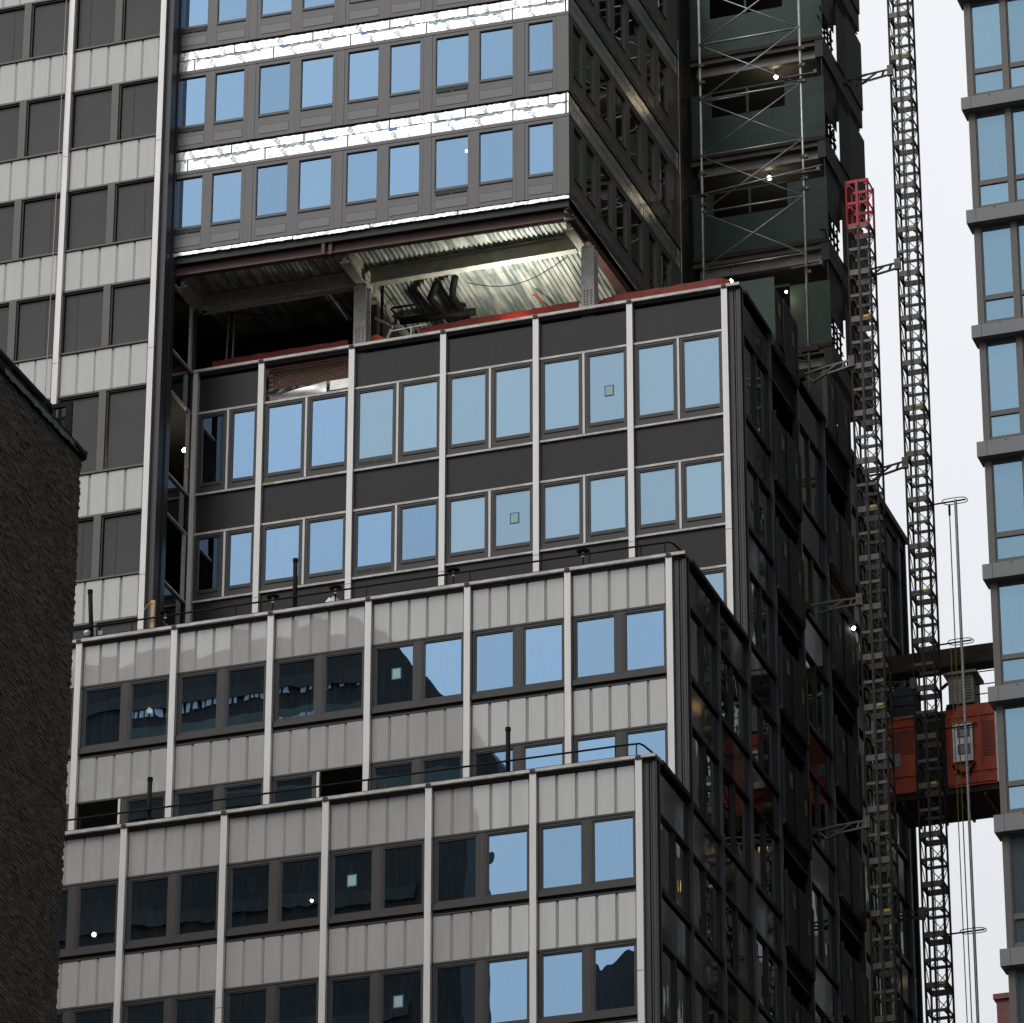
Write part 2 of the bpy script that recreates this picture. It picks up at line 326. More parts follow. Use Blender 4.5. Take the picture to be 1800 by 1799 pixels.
def tilt(): return dict(rx=R(random.uniform(-.10, .10)), ry=R(random.uniform(-.05, .05)))
def window(F, x0, x1, z0, z1, y=0.03, ring=(.09, .09, .10, .10), gmat='glass_blue', fmat='frame_dark', dep=.07, rec=.055, step=True, name='window'):
    wl_, wr_, wb_, wt_ = ring; w, h = x1 - x0, z1 - z0
    def mk():
        mb = MB().ring(0, w, 0, h, wl_ * .62, wr_ * .62, wb_ * .62, wt_ * .62, 0, dep)
        if step: mb.ring(wl_ * .62, w - wr_ * .62, wb_ * .62, h - wt_ * .62, wl_ * .38, wr_ * .38, wb_ * .38, wt_ * .38, .018, dep - .002)
        return mb.data(name, fmat)
    me = cached((name, fmat, ring, round(w, 3), round(h, 3), dep, step), mk)
    o = F.add(name, me, tower, x0, y, z0)
    pw, ph = w - wl_ - wr_, h - wb_ - wt_
    pm = cached(('pane', gmat, round(pw, 3), round(ph, 3)), lambda: MB().box(-pw/2, pw/2, 0, .012, -ph/2, ph/2).data('pane', gmat))
    p = F.add('pane', pm, o, x0 + wl_ + pw/2, y + rec, z0 + wb_ + ph/2, **tilt())
    return o, p
PANEL = [(0.0, .03), (0.012, 0.0), (.440, 0.0), (.458, .014), (.474, .034), (.486, .042), (.492, .042), (.492, .06), (0.0, .06)]
def panels(F, x0, x1, z0, z1, n=5, y=0.04):
    p = (x1 - x0) / n
    me = cached(('panel', round(p, 3), round(z1 - z0, 3)), lambda: MB().prism([(a / .506 * p, b_) for a, b_ in PANEL], 0, z1 - z0).data('spandrel_panel', 'light_panel'))
    for k in range(n): F.add('spandrel_panel', me, tower, x0 + k * p + random.uniform(-.002, .002), y + random.uniform(-.001, .001), z0, rx=R(random.uniform(-.3, .3)))
def bay_light(F, x0, x1, zh, zpt, zs, gl='glass_blue', winL=True, winR=True, panel_on=True):
    """one bay between mullion centres x0 < x1: window zone zs..zh, spandrel zh..zpt"""
    a, b_ = x0 + .085, x1 - .085
    if panel_on: panels(F, a + .012, b_ - .012, zh + .02, zpt - .02)
    F.box('window_head', 'frame_dark', tower, a, b_, .012, .14, zh - .045, zh + .005)
    cx = (a + b_) / 2; pw = .155
    st, sb = zh - .047, zs + .26
    if winL: window(F, a + .03, cx - pw/2, sb, st, gmat=gl if isinstance(gl, str) else gl[0])
    if winR: window(F, cx + pw/2, b_ - .03, sb, st, gmat=gl if isinstance(gl, str) else gl[1])
    F.box('jamb_strip', 'frame_dark', tower, a, a + .028, .05, .14, sb, st); F.box('jamb_strip', 'frame_dark', tower, b_ - .028, b_, .05, .14, sb, st)
    F.box('centre_post', 'frame_dark', tower, cx - pw/2 + .002, cx + pw/2 - .002, .022, .14, sb, st)
    F.box('sill', 'frame_dark', tower, a, b_, -.03, .12, zs + .115, sb - .002)
    F.box('shadow_gap', 'frame_black', tower, a, b_, .06, .12, zs + .03, zs + .113)
    F.box('panel_trim', 'frame_dark', tower, a, b_, .025, .12, zs - .01, zs + .028)
def mullion(F, x, z0, z1, mat='aluminium', w=.17, y0=-.10, y1=.10, name='mullion'):
    F.box(name, mat, tower, x - w/2, x + w/2, y0, y1, z0, z1)
def joints(F, x, zs, y0=-.103):                                # butt joints in the long mullions
    for z in zs: F.box('mullion_joint', 'frame_dark', tower, x - .088, x + .088, y0, y0 + .02, z, z + .012)

# --- lowest block, light panels
aH = [.34, -3.01, -6.36]
for i in range(8):
    F, xr, xl = FA, -i * W, -(i + 1) * W
    for k, zh in enumerate(aH): bay_light(F, xl, xr, zh, zh + 1.26, zh - 2.09)
for i in range(9): mullion(FA, -i * W, -9, 1.66)
joints(FA, 0, [-3.9]); joints(FA, -4 * W, [-3.55])
# --- middle block
bH = [7.21, 3.86]
for i in range(9):
    for k, zh in enumerate(bH):
        bay_light(FB, -(i + 1) * W, -i * W, zh, zh + 1.26, zh - 2.09, winL=not (k == 1 and i in (5,)), winR=not (k == 1 and i == 3))
for i in range(10): mullion(FB, -i * W, 1.2, 8.46)
# the two sashes that stand open on the lower floor: slim pale edge posts
FB.box('open_sash_edge', 'aluminium', tower, -5.5 * W - .10, -5.5 * W - .04, .0, .10, 2.0, 3.8)
FB.box('open_sash_edge', 'aluminium', tower, -3.5 * W - .02, -3.5 * W + .05, .0, .10, 2.0, 3.8)
# --- upper dark block (light trims)
cL = [(17.99, 15.39), (14.15, 12.04), (10.80, 8.69)]
cX = [0, -W, -2 * W, -3 * W, -4 * W, -5 * W, -15.77]
for i in range(6):
    xr, xl = cX[i], cX[i + 1]; a, b_ = xl + .085, xr - .085; cx = (a + b_) / 2
    for k, (zh, zs) in enumerate(cL):
        zt = zh + (1.24 if k else 1.10)
        if not (k == 0 and i == 4): FC.box('spandrel_panel', 'spandrel_black', tower, a + .02, b_ - .02, .03, .08, zh + .04, zt - (.03 if k else 0))
        FC.box('head_trim', 'aluminium_dirty', tower, a, b_, -.02, .10, zh - .035, zh + .03)
        FC.box('sill_trim', 'aluminium_dirty' if k else 'aluminium_dirty', tower, a, b_, -.04, .10, zs - .03, zs + .03)
        FC.box('centre_trim', 'white_trim', tower, cx - .03, cx + .03, -.025, .06, zs + .05, zh - .037)
        gm = ['glass_pale', 'glass_pale'] if (i < 3 or (i == 3 and k == 0)) else ['glass_blue', 'glass_blue']
        for s_, (x0, x1) in enumerate(((a + .005, cx - .032), (cx + .032, b_ - .005))):
            o, p = window(FC, x0, x1, zs + .035, zh - .04, y=0.0, ring=(.125, .125, .33, .11), gmat=gm[s_])
            wv = x1 - x0 - .26
            if (i == 3 and s_ == 0):                           # louvred vent slots under the glass
                q = FC.add('vent', cached('ventC', lambda: MB().box(0, wv*.48, 0, .02, 0, .10).box(wv*.52, wv, 0, .02, 0, .10).data('vent', 'frame_black')), o, x0 + .13, -.005, zs + .14)
            else:
                FC.add('drip_rail', cached(('drip', round(wv, 2)), lambda: MB().box(0, wv, -.02, 0, 0, .025).data('drip_rail', 'frame_black')), o, x0 + .13, 0, zs + .235)
for i, x in enumerate(cX[:6]): mullion(FC, x, 8.0, 19.26)
mullion(FC, -15.77, 8.0, 19.3, w=.14)
FC.box('corner_post', 'corner_dark', tower, -15.98, -15.85, -.03, .1, 8.0, 22.0)
for x in cX[:6]: joints(FC, x, [11.85 + random.uniform(-.05, .05)])
# broken-open spandrel: brickwork, rubble and torn flashing behind the missing panel
bx0, bx1 = -5 * W + .10, -4 * W - .10
bw = FC.box('backing_wall', 'mortar', tower, bx0, bx1, .26, .36, 18.03, 19.2)
bm_ = cached('brickmesh', lambda: MB().box(0, .205, 0, .10, 0, .058).data('brick', 'brick'))
for r_ in range(8):
    for c_ in range(12):
        x = bx0 + .02 + c_ * .218 - (.109 if r_ % 2 else 0)
        if x < bx0 - .02 or x + .2 > bx1 + .02: continue
        FC.add('brick', bm_, bw, x, 250e-3 + random.uniform(-.004, .004), 19.03 - r_ * .072, rx=R(random.uniform(-1, 1)))
rb = MB(); nx, nz_ = 26, 6
for j in range(nz_):
    for k in range(nx):
        t = k / (nx - 1); rb.v.append((t * (bx1 - bx0), -.03 + .10 * random.random() - .10 * (j / nz_), (.02 + j * .075) * (1 - .25 * t) + random.uniform(-.03, .03)))
for j in range(nz_ - 1):
    for k in range(nx - 1): q = j * nx + k; rb.f.append((q, q + 1, q + 1 + nx, q + nx))
FC.add('rubble', rb.data('rubble', 'rubble'), tower, bx0, .16, 18.06)
fl = MB(); nx = 14
for j in range(4):
    for k in range(nx):
        t = k / (nx - 1); zz = [0, .10, .22, .36][j] * (.25 + .75 * t) + .012 * math.sin(9 * t + j)
        fl.v.append((t * 1.72, -.02 * j + .03 * math.sin(5 * t + j * 1.3), zz))
for j in range(3):
    for k in range(nx - 1): q = j * nx + k; fl.f.append((q, q + 1, q + 1 + nx, q + nx))
FC.add('torn_flashing', fl.data('torn_flashing', 'flashing', True), tower, bx0 + .12, .08, 18.06)
FC.box('flashing_strip', 'flashing', tower, bx0 + 1.95, bx1, .05, .09, 18.10, 18.40)
FC.box('spray_mark', 'spray_yellow', tower, -5 * W + .088, -5 * W + .45, -.043, -.03, 15.365, 15.415)

# --- left wing: light panels over filmed windows
dX = [-16.34, -19.285, -22.23, -25.17]
dP = [(28.26, 29.62), (24.915, 26.25), (21.57, 22.857), (18.17, 19.495), (14.24, 15.554), (10.92, 12.204)]
dP = [(31.62, 32.96)] + dP
for i in range(3):
    xl, xr = dX[i + 1], dX[i]; a, b_ = xl + .085, xr - .085; cx = (a + b_) / 2
    for k, (pb, pt) in enumerate(dP):
        panels(FD, a + .015, b_ - .03, pb + .02, pt - .02)
        zs = dP[k + 1][1] if k + 1 < len(dP) else 8.9
        FD.box('window_head', 'post_grey', tower, a, b_, .0, .12, pb - .06, pb + .0)
        FD.box('head_shadow', 'frame_black', tower, a, b_, .055, .12, pb + .001, pb + .019)
        FD.box('sill', 'post_grey', tower, a, b_, -.01, .12, zs + .002, zs + .055)
        FD.box('centre_post', 'post_grey', tower, cx - .11, cx + .11, -.01, .12, zs + .057, pb - .062)
        for x0, x1 in ((a, cx - .112), (cx + .112, b_)):
            o, p = window(FD, x0, x1, zs + .057, pb - .062, y=.045, ring=(.075, .035, .03, .075), gmat='film_window', fmat='frame_dark', dep=.09, rec=.06, step=False)
            if random.random() < .6: FD.add('film_seam', cached(('seam', round(pb - zs, 2)), lambda: MB().box(-.006, .006, -.008, .0, 0, pb - zs - .25).data('film_seam', 'frame_black')), o, x0 + (.72 if random.random() < .5 else .35) * (x1 - x0), .105, zs + .1)
for x in dX: mullion(FD, x, 8.0, 33.2)
for x in dX[:2]: joints(FD, x, [26.0, 19.2, 12.1])
# corner strips of the wing
for x0, x1, y0, m_ in ((-16.25, -16.08, .02, 'corner_dark'), (-16.075, -16.0, .10, 'frame_black'), (-15.995, -15.90, -.03, 'corner_dark'), (-15.895, -15.83, .04, 'side_mullion')):
    FD.box('corner_strip', m_, tower, x0, x1, y0, .30, 8.0, 33.2)
FD.box('added_dark_fin', 'corner_dark', tower, -15.97, -15.87, -.40, -.032, 8.0, 33.2)  # fin added so the dark block's left panes mirror something dark
# return wall of the wing, facing right
FR_ = Face(-15.90, 0, R(90))
for (zh, zs) in cL + [(21.4, 19.3)]:
    y0, y1 = YD + .32, YC - .02
    FR_.box('return_trim', 'aluminium_dirty', tower, y0, y1, -.04, .05, zh - .03, zh + .03); FR_.box('return_trim', 'aluminium_dirty', tower, y0, y1, -.04, .05, zs - .03, zs + .03)
    if zh < 21: FR_.box('return_panel', 'spandrel_side', tower, y0, y1, .02, .06, zh + .032, zh + 1.2)
    FR_.box('return_post', 'aluminium_dirty', tower, y1 - .24, y1 - .12, -.02, .06, zs + .032, zh - .032)
bwr = FR_.box('return_brick_wall', 'mortar', tower, YC - .95, YC - .27, .55, .65, 12.05, 14.1)
for r_ in range(24):
    for c_ in range(3): FR_.add('brick', bm_, bwr, YC - .95 + c_ * .215 + (.0 if r_ % 2 else -.05), .50 + random.uniform(-.005, .005), 12.1 + r_ * .08)
FR_.box('return_stud', 'galvanised', tower, YC - 1.15, YC - 1.10, .4, .46, 12.05, 14.1)

# --- right side wall
sH = [(17.99, 15.39, 3), (14.15, 12.04, 3), (10.80, 8.55, 3), (7.21, 5.12, 1), (3.86, 1.60, 1), (.34, -1.75, 0), (-3.01, -5.10, 0), (-6.36, -8.45, 0)]
LAND = (4, 6)
def side_bay(zh, zs, zt, y0, y1, landing):
    a, b_ = y0 + .06, y1 - .06; cx = (a + b_) / 2
    if y0 < .5 or abs(y0 - S) < .2 or abs(y0 - 3 * S) < .2: a = y0 + (.06 if landing else .06)
    FS.box('spandrel_panel', 'membrane' if landing else 'spandrel_side', tower, a, b_, .02, .06, zh + .02, zt - .02)
    FS.box('window_head', 'corner_dark', tower, a, b_, -.02, .10, zh - .045, zh + .015)
    FS.box('sill', 'corner_dark', tower, a, b_, -.045, .10, zs - .015, zs + .12)
    if landing: return
    FS.box('centre_post', 'corner_dark', tower, cx - .07, cx + .07, .0, .10, zs + .122, zh - .047)
    window(FS, a, cx - .072, zs + .122, zh - .047, y=.01, ring=(.05, .06, .12, .06), gmat='glass_side', fmat='corner_dark')
    window(FS, cx + .072, b_, zs + .122, zh - .047, y=.01, ring=(.05, .06, .12, .06), gmat='glass_side', fmat='corner_dark')
for k, (zh, zs, j0) in enumerate(sH):
    zt = zh + 1.26 if k else 19.1
    if k == 2: zt = 12.04
    if k == 3: zt = 8.55 if False else 8.47
    if k == 5: zt = 1.60
    for j in range(0, 9):
        if j < j0 or zh - 2.1 > 9 and j == 9: continue
        y0, y1 = j * S, (j + 1) * S
        if j == j0: y0 += .28
        side_bay(zh, zs, zt, y0, y1, j in LAND)
    FS.box('spandrel_panel', 'spandrel_side', tower, 9 * S + .06, BACK - .12, .02, .06, zh + .02, zt - .02)
    FS.box('side_panel', 'corner_dark', tower, 9 * S + .06, BACK - .12, .03, .07, zs, zh)
for j in range(1, 10):
    top = {1: 1.6, 2: 8.4}.get(j, 19.2)
    if j == 1: top = 1.6
    if j == 3: top = 8.4
    mullion(FS, j * S, -9, top, 'side_mullion', w=.07, y0=-.09, y1=.10, name='side_mullion')
FS.box('side_end_post', 'corner_dark', tower, BACK - .12, BACK, -.05, .2, -9, 19.5)
# block corners: dark grooved strips between front mullion and side wall
def corner(y, z0, z1):
    for x0, x1, d, m_ in ((.088, .235, .00, 'corner_dark'), (.237, .262, .06, 'frame_black'), (.264, .300, .01, 'corner_dark'), (.302, .322, .05, 'frame_black'), (.324, .40, -.02, 'corner_dark')):
        F = Face(0, y, 0); F.box('corner_strip', m_, tower, x0, x1, d, .26, z0, z1)
    FS.box('side_mullion', 'side_mullion', tower, y + .0, y + .05, -.035, -.002, z0, z1); FS.box('side_mullion', 'side_mullion', tower, y + .20, y + .27, -.05, .05, z0, z1)
corner(YA, -9, 1.66); corner(YB, 1.2, 8.46); corner(YC, 8.0, 19.26)
# copings
def coping(F, xl, z, seg, side_y0, side_y1):
    F.box('coping_shadow', 'frame_black', tower, xl, XR - .002, -.02, .2, z - .09, z - .012)
    x = xl
    xs = [-k * seg for k in range(int(-xl / seg) + 1)]
    edges = sorted([xl] + [q for q in xs if q > xl + .05] + [XR + .06])
    for p, q in zip(edges[:-1], edges[1:]):
        F.box('coping', 'aluminium_dirty', tower, p + .012, q - .012, -.13, .35, z - .01 + random.uniform(-.004, .004), z + .075)
        if p > xl: F.box('coping_clip', 'frame_black', tower, p - .07, p + .07, -.138, .3, z - .03, z + .06)
    FS.box('side_coping', 'frame_black', tower, side_y0 + .36, side_y1, -.10, .30, z - .06, z + .07)
coping(FA, -8 * W, 1.68, W, YA, YB); coping(FB, -9 * W, 8.48, W, YB, YC); coping(FC, -15.85, 19.28, W, YC, 18.3)
FS.box('side_coping', 'frame_black', tower, 18.3, BACK + .12, -.10, .3, 19.5, 19.72)
FS.box('side_coping', 'frame_black', tower, 18.3, BACK, -.02, .3, 19.1, 19.5)
# floors, roofs, inner walls
def slab(z, x0, x1, y0, y1, t=.28, name='floor_slab', mat='slab'): part(name, MB().box(x0, x1, y0, y1, z - t, z), mat, tower)
for zh in (aH): slab(zh + .62, -24, .28, .22, 26.0)
for zh in (bH): slab(zh + .62, -24, .28, YB + .22, 26.0)
for zh, _ in cL[1:]: slab(zh + .62, -15.8, .28, YC + .22, 26.0)
for pb, pt in dP: slab(pb + .7, -25, -15.95, YD + .24, 17.0)
slab(1.50, -24, .36, .20, YB + .1, .3, 'roof', 'roof_tar'); slab(8.30, -24.5, .36, YB + .2, YC + .1, .3, 'roof', 'roof_tar')
slab(19.05, -15.85, .36, YC + .5, 26.1, .3, 'roof', 'roof_tar')
part('core_wall', MB().box(-22, -5, 15.0, 15.3, -9, 18.7), 'dark_interior', tower)
part('core_wall', MB().box(-24.8, -24.5, 6.8, 20, 8, 33), 'dark_interior', tower)
part('core_wall', MB().box(-25, -4.5, 17.0, 17.3, 19.1, 36), 'dark_interior', tower)
part('back_wall', MB().box(-24, .3, 26.0, 26.15, -48, 19.0), 'dark_interior', tower)
part('base', MB().box(-24, .3, .3, 26.0, gz, -9), 'spandrel_side', tower)
for F, zs_, x0 in ((FA, [(z, z + 1.26) for z in aH], -8 * W), (FB, [(z, z + 1.26) for z in bH], -9 * W)):
    for a, b_ in zs_: F.box('backing_wall', 'frame_black', tower, x0, .08, .13, .20, a - .02, b_ + .02)
for k, (zh, zs) in enumerate(cL): FC.box('backing_wall', 'frame_black', tower, -15.8 if k else -4 * W, .08, .14, .20, zh - .02, zh + (1.26 if k else 1.15))
FC.box('backing_wall', 'frame_black', tower, -15.8, -5 * W, .14, .20, 17.97, 19.14)
for pb, pt in dP: FD.box('backing_wall', 'frame_black', tower, -25.1, -16.1, .13, .2, pb - .02, pt + .02)
for k, (zh, zs, j0) in enumerate(sH): FS.box('backing_wall', 'frame_black', tower, j0 * S + .28, 26.0, .13, .19, zh - .02, zh + 1.24)
# notices taped to the glass
def notice(F, x, z, y=.03, mat='paper_pane'):
    w_ = [o for o in tower.children if o.name.startswith('window')]
    best = min(w_, key=lambda o: (WLOC[o][0] + F.m @ Vector((.6, 0, .9)) - F.w(x, y, z)).length)
    nb = F.add('notice', cached(('notice', 't'), lambda: MB().ring(0, .27, 0, .33, .03, .03, .03, .03, -.002, 0).data('notice', 'tape_tag')), best, x - .135, y + .05, z - .165)
    nb = F.add('notice', cached(('notice', mat), lambda: MB().box(.031, .239, -.003, 0, .031, .299).data('notice', mat)), best, x - .135, y + .05, z - .165)
notice(FC, -3.40, 16.69, -.005); notice(FC, -6.17, 13.2, -.005); notice(FB, -7.50, 6.32, .025); notice(FA, -7.57, -.52, .025); notice(FA, -6.30, -3.88, .025)

for o in [c for c in tower.children if c.name.startswith('window')]:
    L = WLOC[o][0]
    if L.y < 3.2 and abs(L.y) > -1 and L.x < -.5 and L.x > -9 and WLOC[o][1] == 0 and L.z < 6.5 and random.random() < .55:
        cw = random.uniform(.3, .9); cm = MB(); n_ = 16; h_ = random.choice((.5, 1.5, 1.75))
        for q in range(n_ + 1): cm.v += [(cw * q / n_, .025 * math.sin(q * 1.9), .05), (cw * q / n_ * .94, .025 * math.sin(q * 1.9 + .3), h_ + random.uniform(-.03, .03))]
        for q in range(n_): cm.f.append((2*q, 2*q + 2, 2*q + 3, 2*q + 1))
        add('curtain', cm.data('curtain', 'curtain', True), o, (L.x + random.uniform(.05, .25), L.y + .30, L.z))
# ------------------------------------------------------------------ upper block with the foil bands
EA = R(2.15); EC = Vector((-4.0698, 7.0417, 0)); EB = R(88.4)
FE = Face(EC.x, EC.y, EA); FES = Face(EC.x, EC.y, EB)
EL, EV = 11.92, 9.85
uw = [(.47, 1.21), (1.66, 2.655), (2.98, 3.97), (4.43, 5.35), (5.69, 6.62), (7.07, 8.05), (8.39, 9.34), (9.79, 10.69), (10.98, 11.85)]
vw = [(.39, 1.12), (1.45, 2.19), (2.67, 3.62), (4.01, 4.92), (5.28, 6.30), (6.90, 7.55), (8.02, 8.81)]
rows = [22.33, 25.696, 29.062, 32.428]
def e_row(F, z0, wins, L, sgn, clad, inset, gl, side):
    zt, zb = z0 + 2.41, z0 + .82                                # glass head and foot
    top = z0 + 2.60
    def X(u): return -u if sgn < 0 else u
    def bx(name, mat, u0, u1, y0, y1, a, b_, par=tower):
        x0, x1 = sorted((X(u0), X(u1))); return F.box(name, mat, par, x0, x1, y0, y1, a, b_)
    # piers between the windows, band over and under
    edges = [0.0] + [e for w_ in wins for e in w_] + [L]
    for k in range(0, len(edges), 2):
        p, q = edges[k], edges[k + 1]
        if q - p > .42:
            c0, c1 = p + .10, q - .10
            if k == 0: c0 = 0.0
            bx('pier_panel', clad, c0 + .004, c1 - .004, 0, .12, z0, top - .09)
            if c0 > p: bx('pier_panel', clad, p + .002, c0 - .004, .008, .12, z0, top - .09)
            bx('pier_panel', clad, c1 + .004, q - .002, .008, .12, z0, top - .09)
        else: bx('pier_panel', clad, p + .003, q - .003, .004, .12, z0, top - .09)
    bx('head_panel', clad, 0, L, -.004, .12, top - .075, top + .03)
    bx('reveal', 'frame_black', 0.01, L, .02, .12, top - .09, top - .075)
    for u0, u1 in wins:
        x0, x1 = sorted((X(u0), X(u1)))
        window(F, x0, x1, zb - .10, zt + .005, y=.02, ring=(.022, .022, .11, .022), gmat=gl, fmat=clad, dep=.08, rec=.05, step=False)
        bx('window_head_panel', clad, u0, u1, .004, .12, zt + .006, top - .09)
        bx('drip_rail', 'frame_black', u0 + .01, u1 - .01, -.012, .05, zb - .135, zb - .102)
        bx('apron_frame', clad, u0, u1, .01, .12, z0, zb - .137)
        bx('apron_panel', inset, u0 + .02, u1 - .03, -.002, .02, z0 + .135, z0 + .41)
        bx('apron_joint', 'frame_black', u0 + .01, u1 - .02, .004, .022, z0 + .41, z0 + .425)
        if (not side) and wins.index((u0, u1)) in (2, 8):
            bx('vent', 'frame_black', u0 + .03, u0 + (u1 - u0) * .48, -.016, .04, zb - .25, zb - .14); bx('vent', 'frame_black', u0 + (u1 - u0) * .52, u1 - .03, -.016, .04, zb - .25, zb - .14)
def foil_board(F, x0, x1, z0, z1, y, rag=.012):
    nx = max(4, int((x1 - x0) / .07)); mb = MB()
    for row in range(2):
        for k in range(nx + 1):
            x = (x1 - x0) * k / nx; z = (z0 if row == 0 else z1) - z0 + random.uniform(-rag, rag)
            mb.v.append((x, 0 + random.uniform(-.004, .004), z)); mb.v.append((x, .035, z))
    n2 = 2 * (nx + 1)
    for k in range(nx):
        a = 2 * k
        mb.f += [(a, a + 2, n2 + a + 2, n2 + a), (n2 + a, n2 + a + 2, n2 + a + 3, n2 + a + 1), (a + 2, a, a + 1, a + 3)]
    mb.f += [(0, n2, n2 + 1, 1), (2 * nx, 2 * nx + 1, n2 + 2 * nx + 1, n2 + 2 * nx)]
    return F.add('foil_board', mb.data('foil_board', 'foil'), tower, x0, y, z0)
# lettering printed across the boards (slanted blocks of small type)
def text_mesh(body, size):
    cu = bpy.data.curves.new('lettering', 'FONT'); cu.body = body; cu.size = size; cu.space_line = .75; cu.extrude = 0.0; cu.resolution_u = 1
    o = bpy.data.objects.new('tmp', cu); COL.objects.link(o)
    dg = bpy.context.evaluated_depsgraph_get(); me = bpy.data.meshes.new_from_object(o.evaluated_get(dg)); bpy.data.objects.remove(o)
    me.transform(Matrix.Rotation(R(-52), 4, 'Z')); me.transform(Matrix.Rotation(R(90), 4, 'X')); me.materials.clear(); me.materials.append(MATS['print_grey']); return me
LET = text_mesh("FASTER\nFOIL BARRIER\nAIR LIMITER", .058); LET2 = text_mesh("CI FOIL", .05)
def foil_band(F, zb, L, sgn, side):
    for c_, (z0, z1) in enumerate(((zb, zb + .385), (zb + .42, zb + .675))):
        e = [0.0]; x = .55 if c_ else 1.75
        while x < L - .35: e.append(x + random.uniform(-.12, .12)); x += 2.42
        e.append(L)
        for p, q in zip(e[:-1], e[1:]):
            x0, x1 = (p, q) if sgn > 0 else (-q, -p)
            b_ = foil_board(F, x0 + .018, x1 - .018, z0, z1, .03 + .006 * c_)
            if not side:
                for k in range(int((x1 - x0) / .42)):
                    xx = x0 + .10 + k * .42 + random.uniform(-.03, .03)
                    if xx > x1 - .36: break
                    zz = z0 + (.29 if c_ == 0 else .235) - (.16 if k % 2 == 0 and c_ == 0 else .08 if k % 2 == 0 else 0)
                    F.add('lettering', LET2 if k % 2 == 0 else LET, b_, xx, .024 + .006 * c_, zz)
            # torn facer and blue tape along the seam
            if c_ == 0 and not side and random.random() < .8:
                mb = MB(); xa, xb = x0 + random.uniform(.05, .4), x1 - random.uniform(.05, .4); n_ = max(3, int((xb - xa) / .11))
                for k in range(n_ + 1):
                    mb.v += [((xb - xa) * k / n_, 0, .0), ((xb - xa) * k / n_ + random.uniform(-.02, .02), 0, -random.uniform(.01, .13) * (.3 + .7 * random.random()))]
                for k in range(n_): mb.f.append((2*k, 2*k + 1, 2*k + 3, 2*k + 2))
                F.add('torn_facer', mb.data('torn_facer', 'tape_teal'), b_, xa, .022, z1 - .005)
    if not side:
        for k in range(3):
            x0 = -random.uniform(.3, L - .5); F.box('seam_tape', 'tape_blue', tower, x0, x0 + random.uniform(.15, .3), .020, .022, zb + .33, zb + .41)
    x0, x1 = (0.02, L) if sgn > 0 else (-L, -.02)
    F.box('band_backing', 'frame_black', tower, x0, x1, .075, .12, zb - .05, zb + .80)
for z0 in rows:
    e_row(FE, z0, uw, EL, -1, 'clad_grey', 'clad_inset', 'glass_blue', False)
    e_row(FES, z0, vw, EV, 1, 'clad_grey', 'clad_inset', 'glass_side', True)
for z0 in rows[:-1]:
    foil_band(FE, z0 + 2.62, EL, -1, False); foil_band(FES, z0 + 2.62, EV, 1, True)
# thin foil edge and steel under the block
foil_board(FE, -EL - .1, -8.2, 22.20, 22.30, .02); foil_board(FE, -8.17, -5.9, 22.19, 22.30, .02); foil_board(FE, -5.87, -3.3, 22.20, 22.31, .02); foil_board(FE, -3.27, -.03, 22.20, 22.30, .02)
foil_board(FES, .05, EV, 22.24, 22.31, .02)
FE.box('edge_gap', 'frame_black', tower, -EL, -.05, .10, .3, 21.98, 22.33)
def ibeam_front():
    mb = MB().box(-EL, -.25, .28, .30, 21.70, 22.02).box(-EL, -.25, .19, .39, 21.66, 21.70).box(-EL, -.25, .19, .39, 22.0, 22.03); return mb
FE.add('edge_girder', ibeam_front().data('edge_girder', 'steel_primer'), tower, 0, 0, 0)
FE.box('girder_stiffener', 'steel_primer', tower, -7.36, -7.26, .12, .42, 21.62, 22.06); FE.box('girder_stiffener', 'steel_primer', tower, -7.16, -7.06, .16, .42, 21.62, 22.06)
FES.box('side_girder', 'steel_primer', tower, .3, EV, .10, .13, 21.70, 22.1); FES.box('side_girder', 'steel_primer', tower, .3, EV, .0, .26, 21.66, 21.70)
for z0 in rows[1:]: part('floor_slab', MB().prism([(-16.05, 6.75), (-4.3, 7.25), (-4.05, 16.9), (-16.05, 16.9)], z0 - .05, z0 + .22), 'slab', tower)
part('floor_slab', MB().prism([(-16.0, 6.95), (-4.3, 7.30), (-4.05, 16.9), (-16.0, 16.9)], 22.14, 22.32), 'slab', tower)
part('roof', MB().prism([(-16.0, 6.6), (-4.07, 7.04), (-3.8, 16.9), (-16.0, 16.9)], 35.2, 35.4), 'roof_tar', tower)
FES.box('end_column', 'corner_dark', tower, EV + .02, EV + .10, -.03, .10, 19, 36); FES.box('end_column', 'corner_dark', tower, EV + .10, EV + .32, .0, .2, 19, 36)
part('link_wall', MB().box(-6.0, -3.86, 17.25, 18.3, 19.0, 36.5), 'gate_dark', tower)
FES.box('end_strip', 'galvanised', tower, EV - .03, EV - .01, -.02, .0, 22.4, 33)
# corrugated deck under the block
dk = MB(); nx = int(11.7 / .15)
prof = []
for k in range(nx):
    x = -11.75 + k * .15
    prof += [(x, 0), (x + .055, 0), (x + .075, .05), (x + .13, .05)]
prof.append((-11.75 + nx * .15, 0))
for x, z in prof: dk.v += [(x, .32, 21.95 + z), (x, 9.7, 21.95 + z)]
for k in range(len(prof) - 1): dk.f.append((2*k, 2*k + 2, 2*k + 3, 2*k + 1))
FE.add('metal_deck', dk.data('metal_deck', 'deck'), tower, 0, 0, 0)
def fp_beam(a, b_, w=.26, h=.44, fl=.06):
    a, b_ = Vector(a), Vector(b_); mb = MB(); mb.bar(a, b_, w * .42, h)
    off = Vector((0, 0, h / 2)); mb.bar(a - off, b_ - off, w, fl); mb.bar(a + off, b_ + off, w, fl)
    # subdivide a little so that the sprayed skin is uneven
    return mb
zc_ = 21.68
YK = 8.72
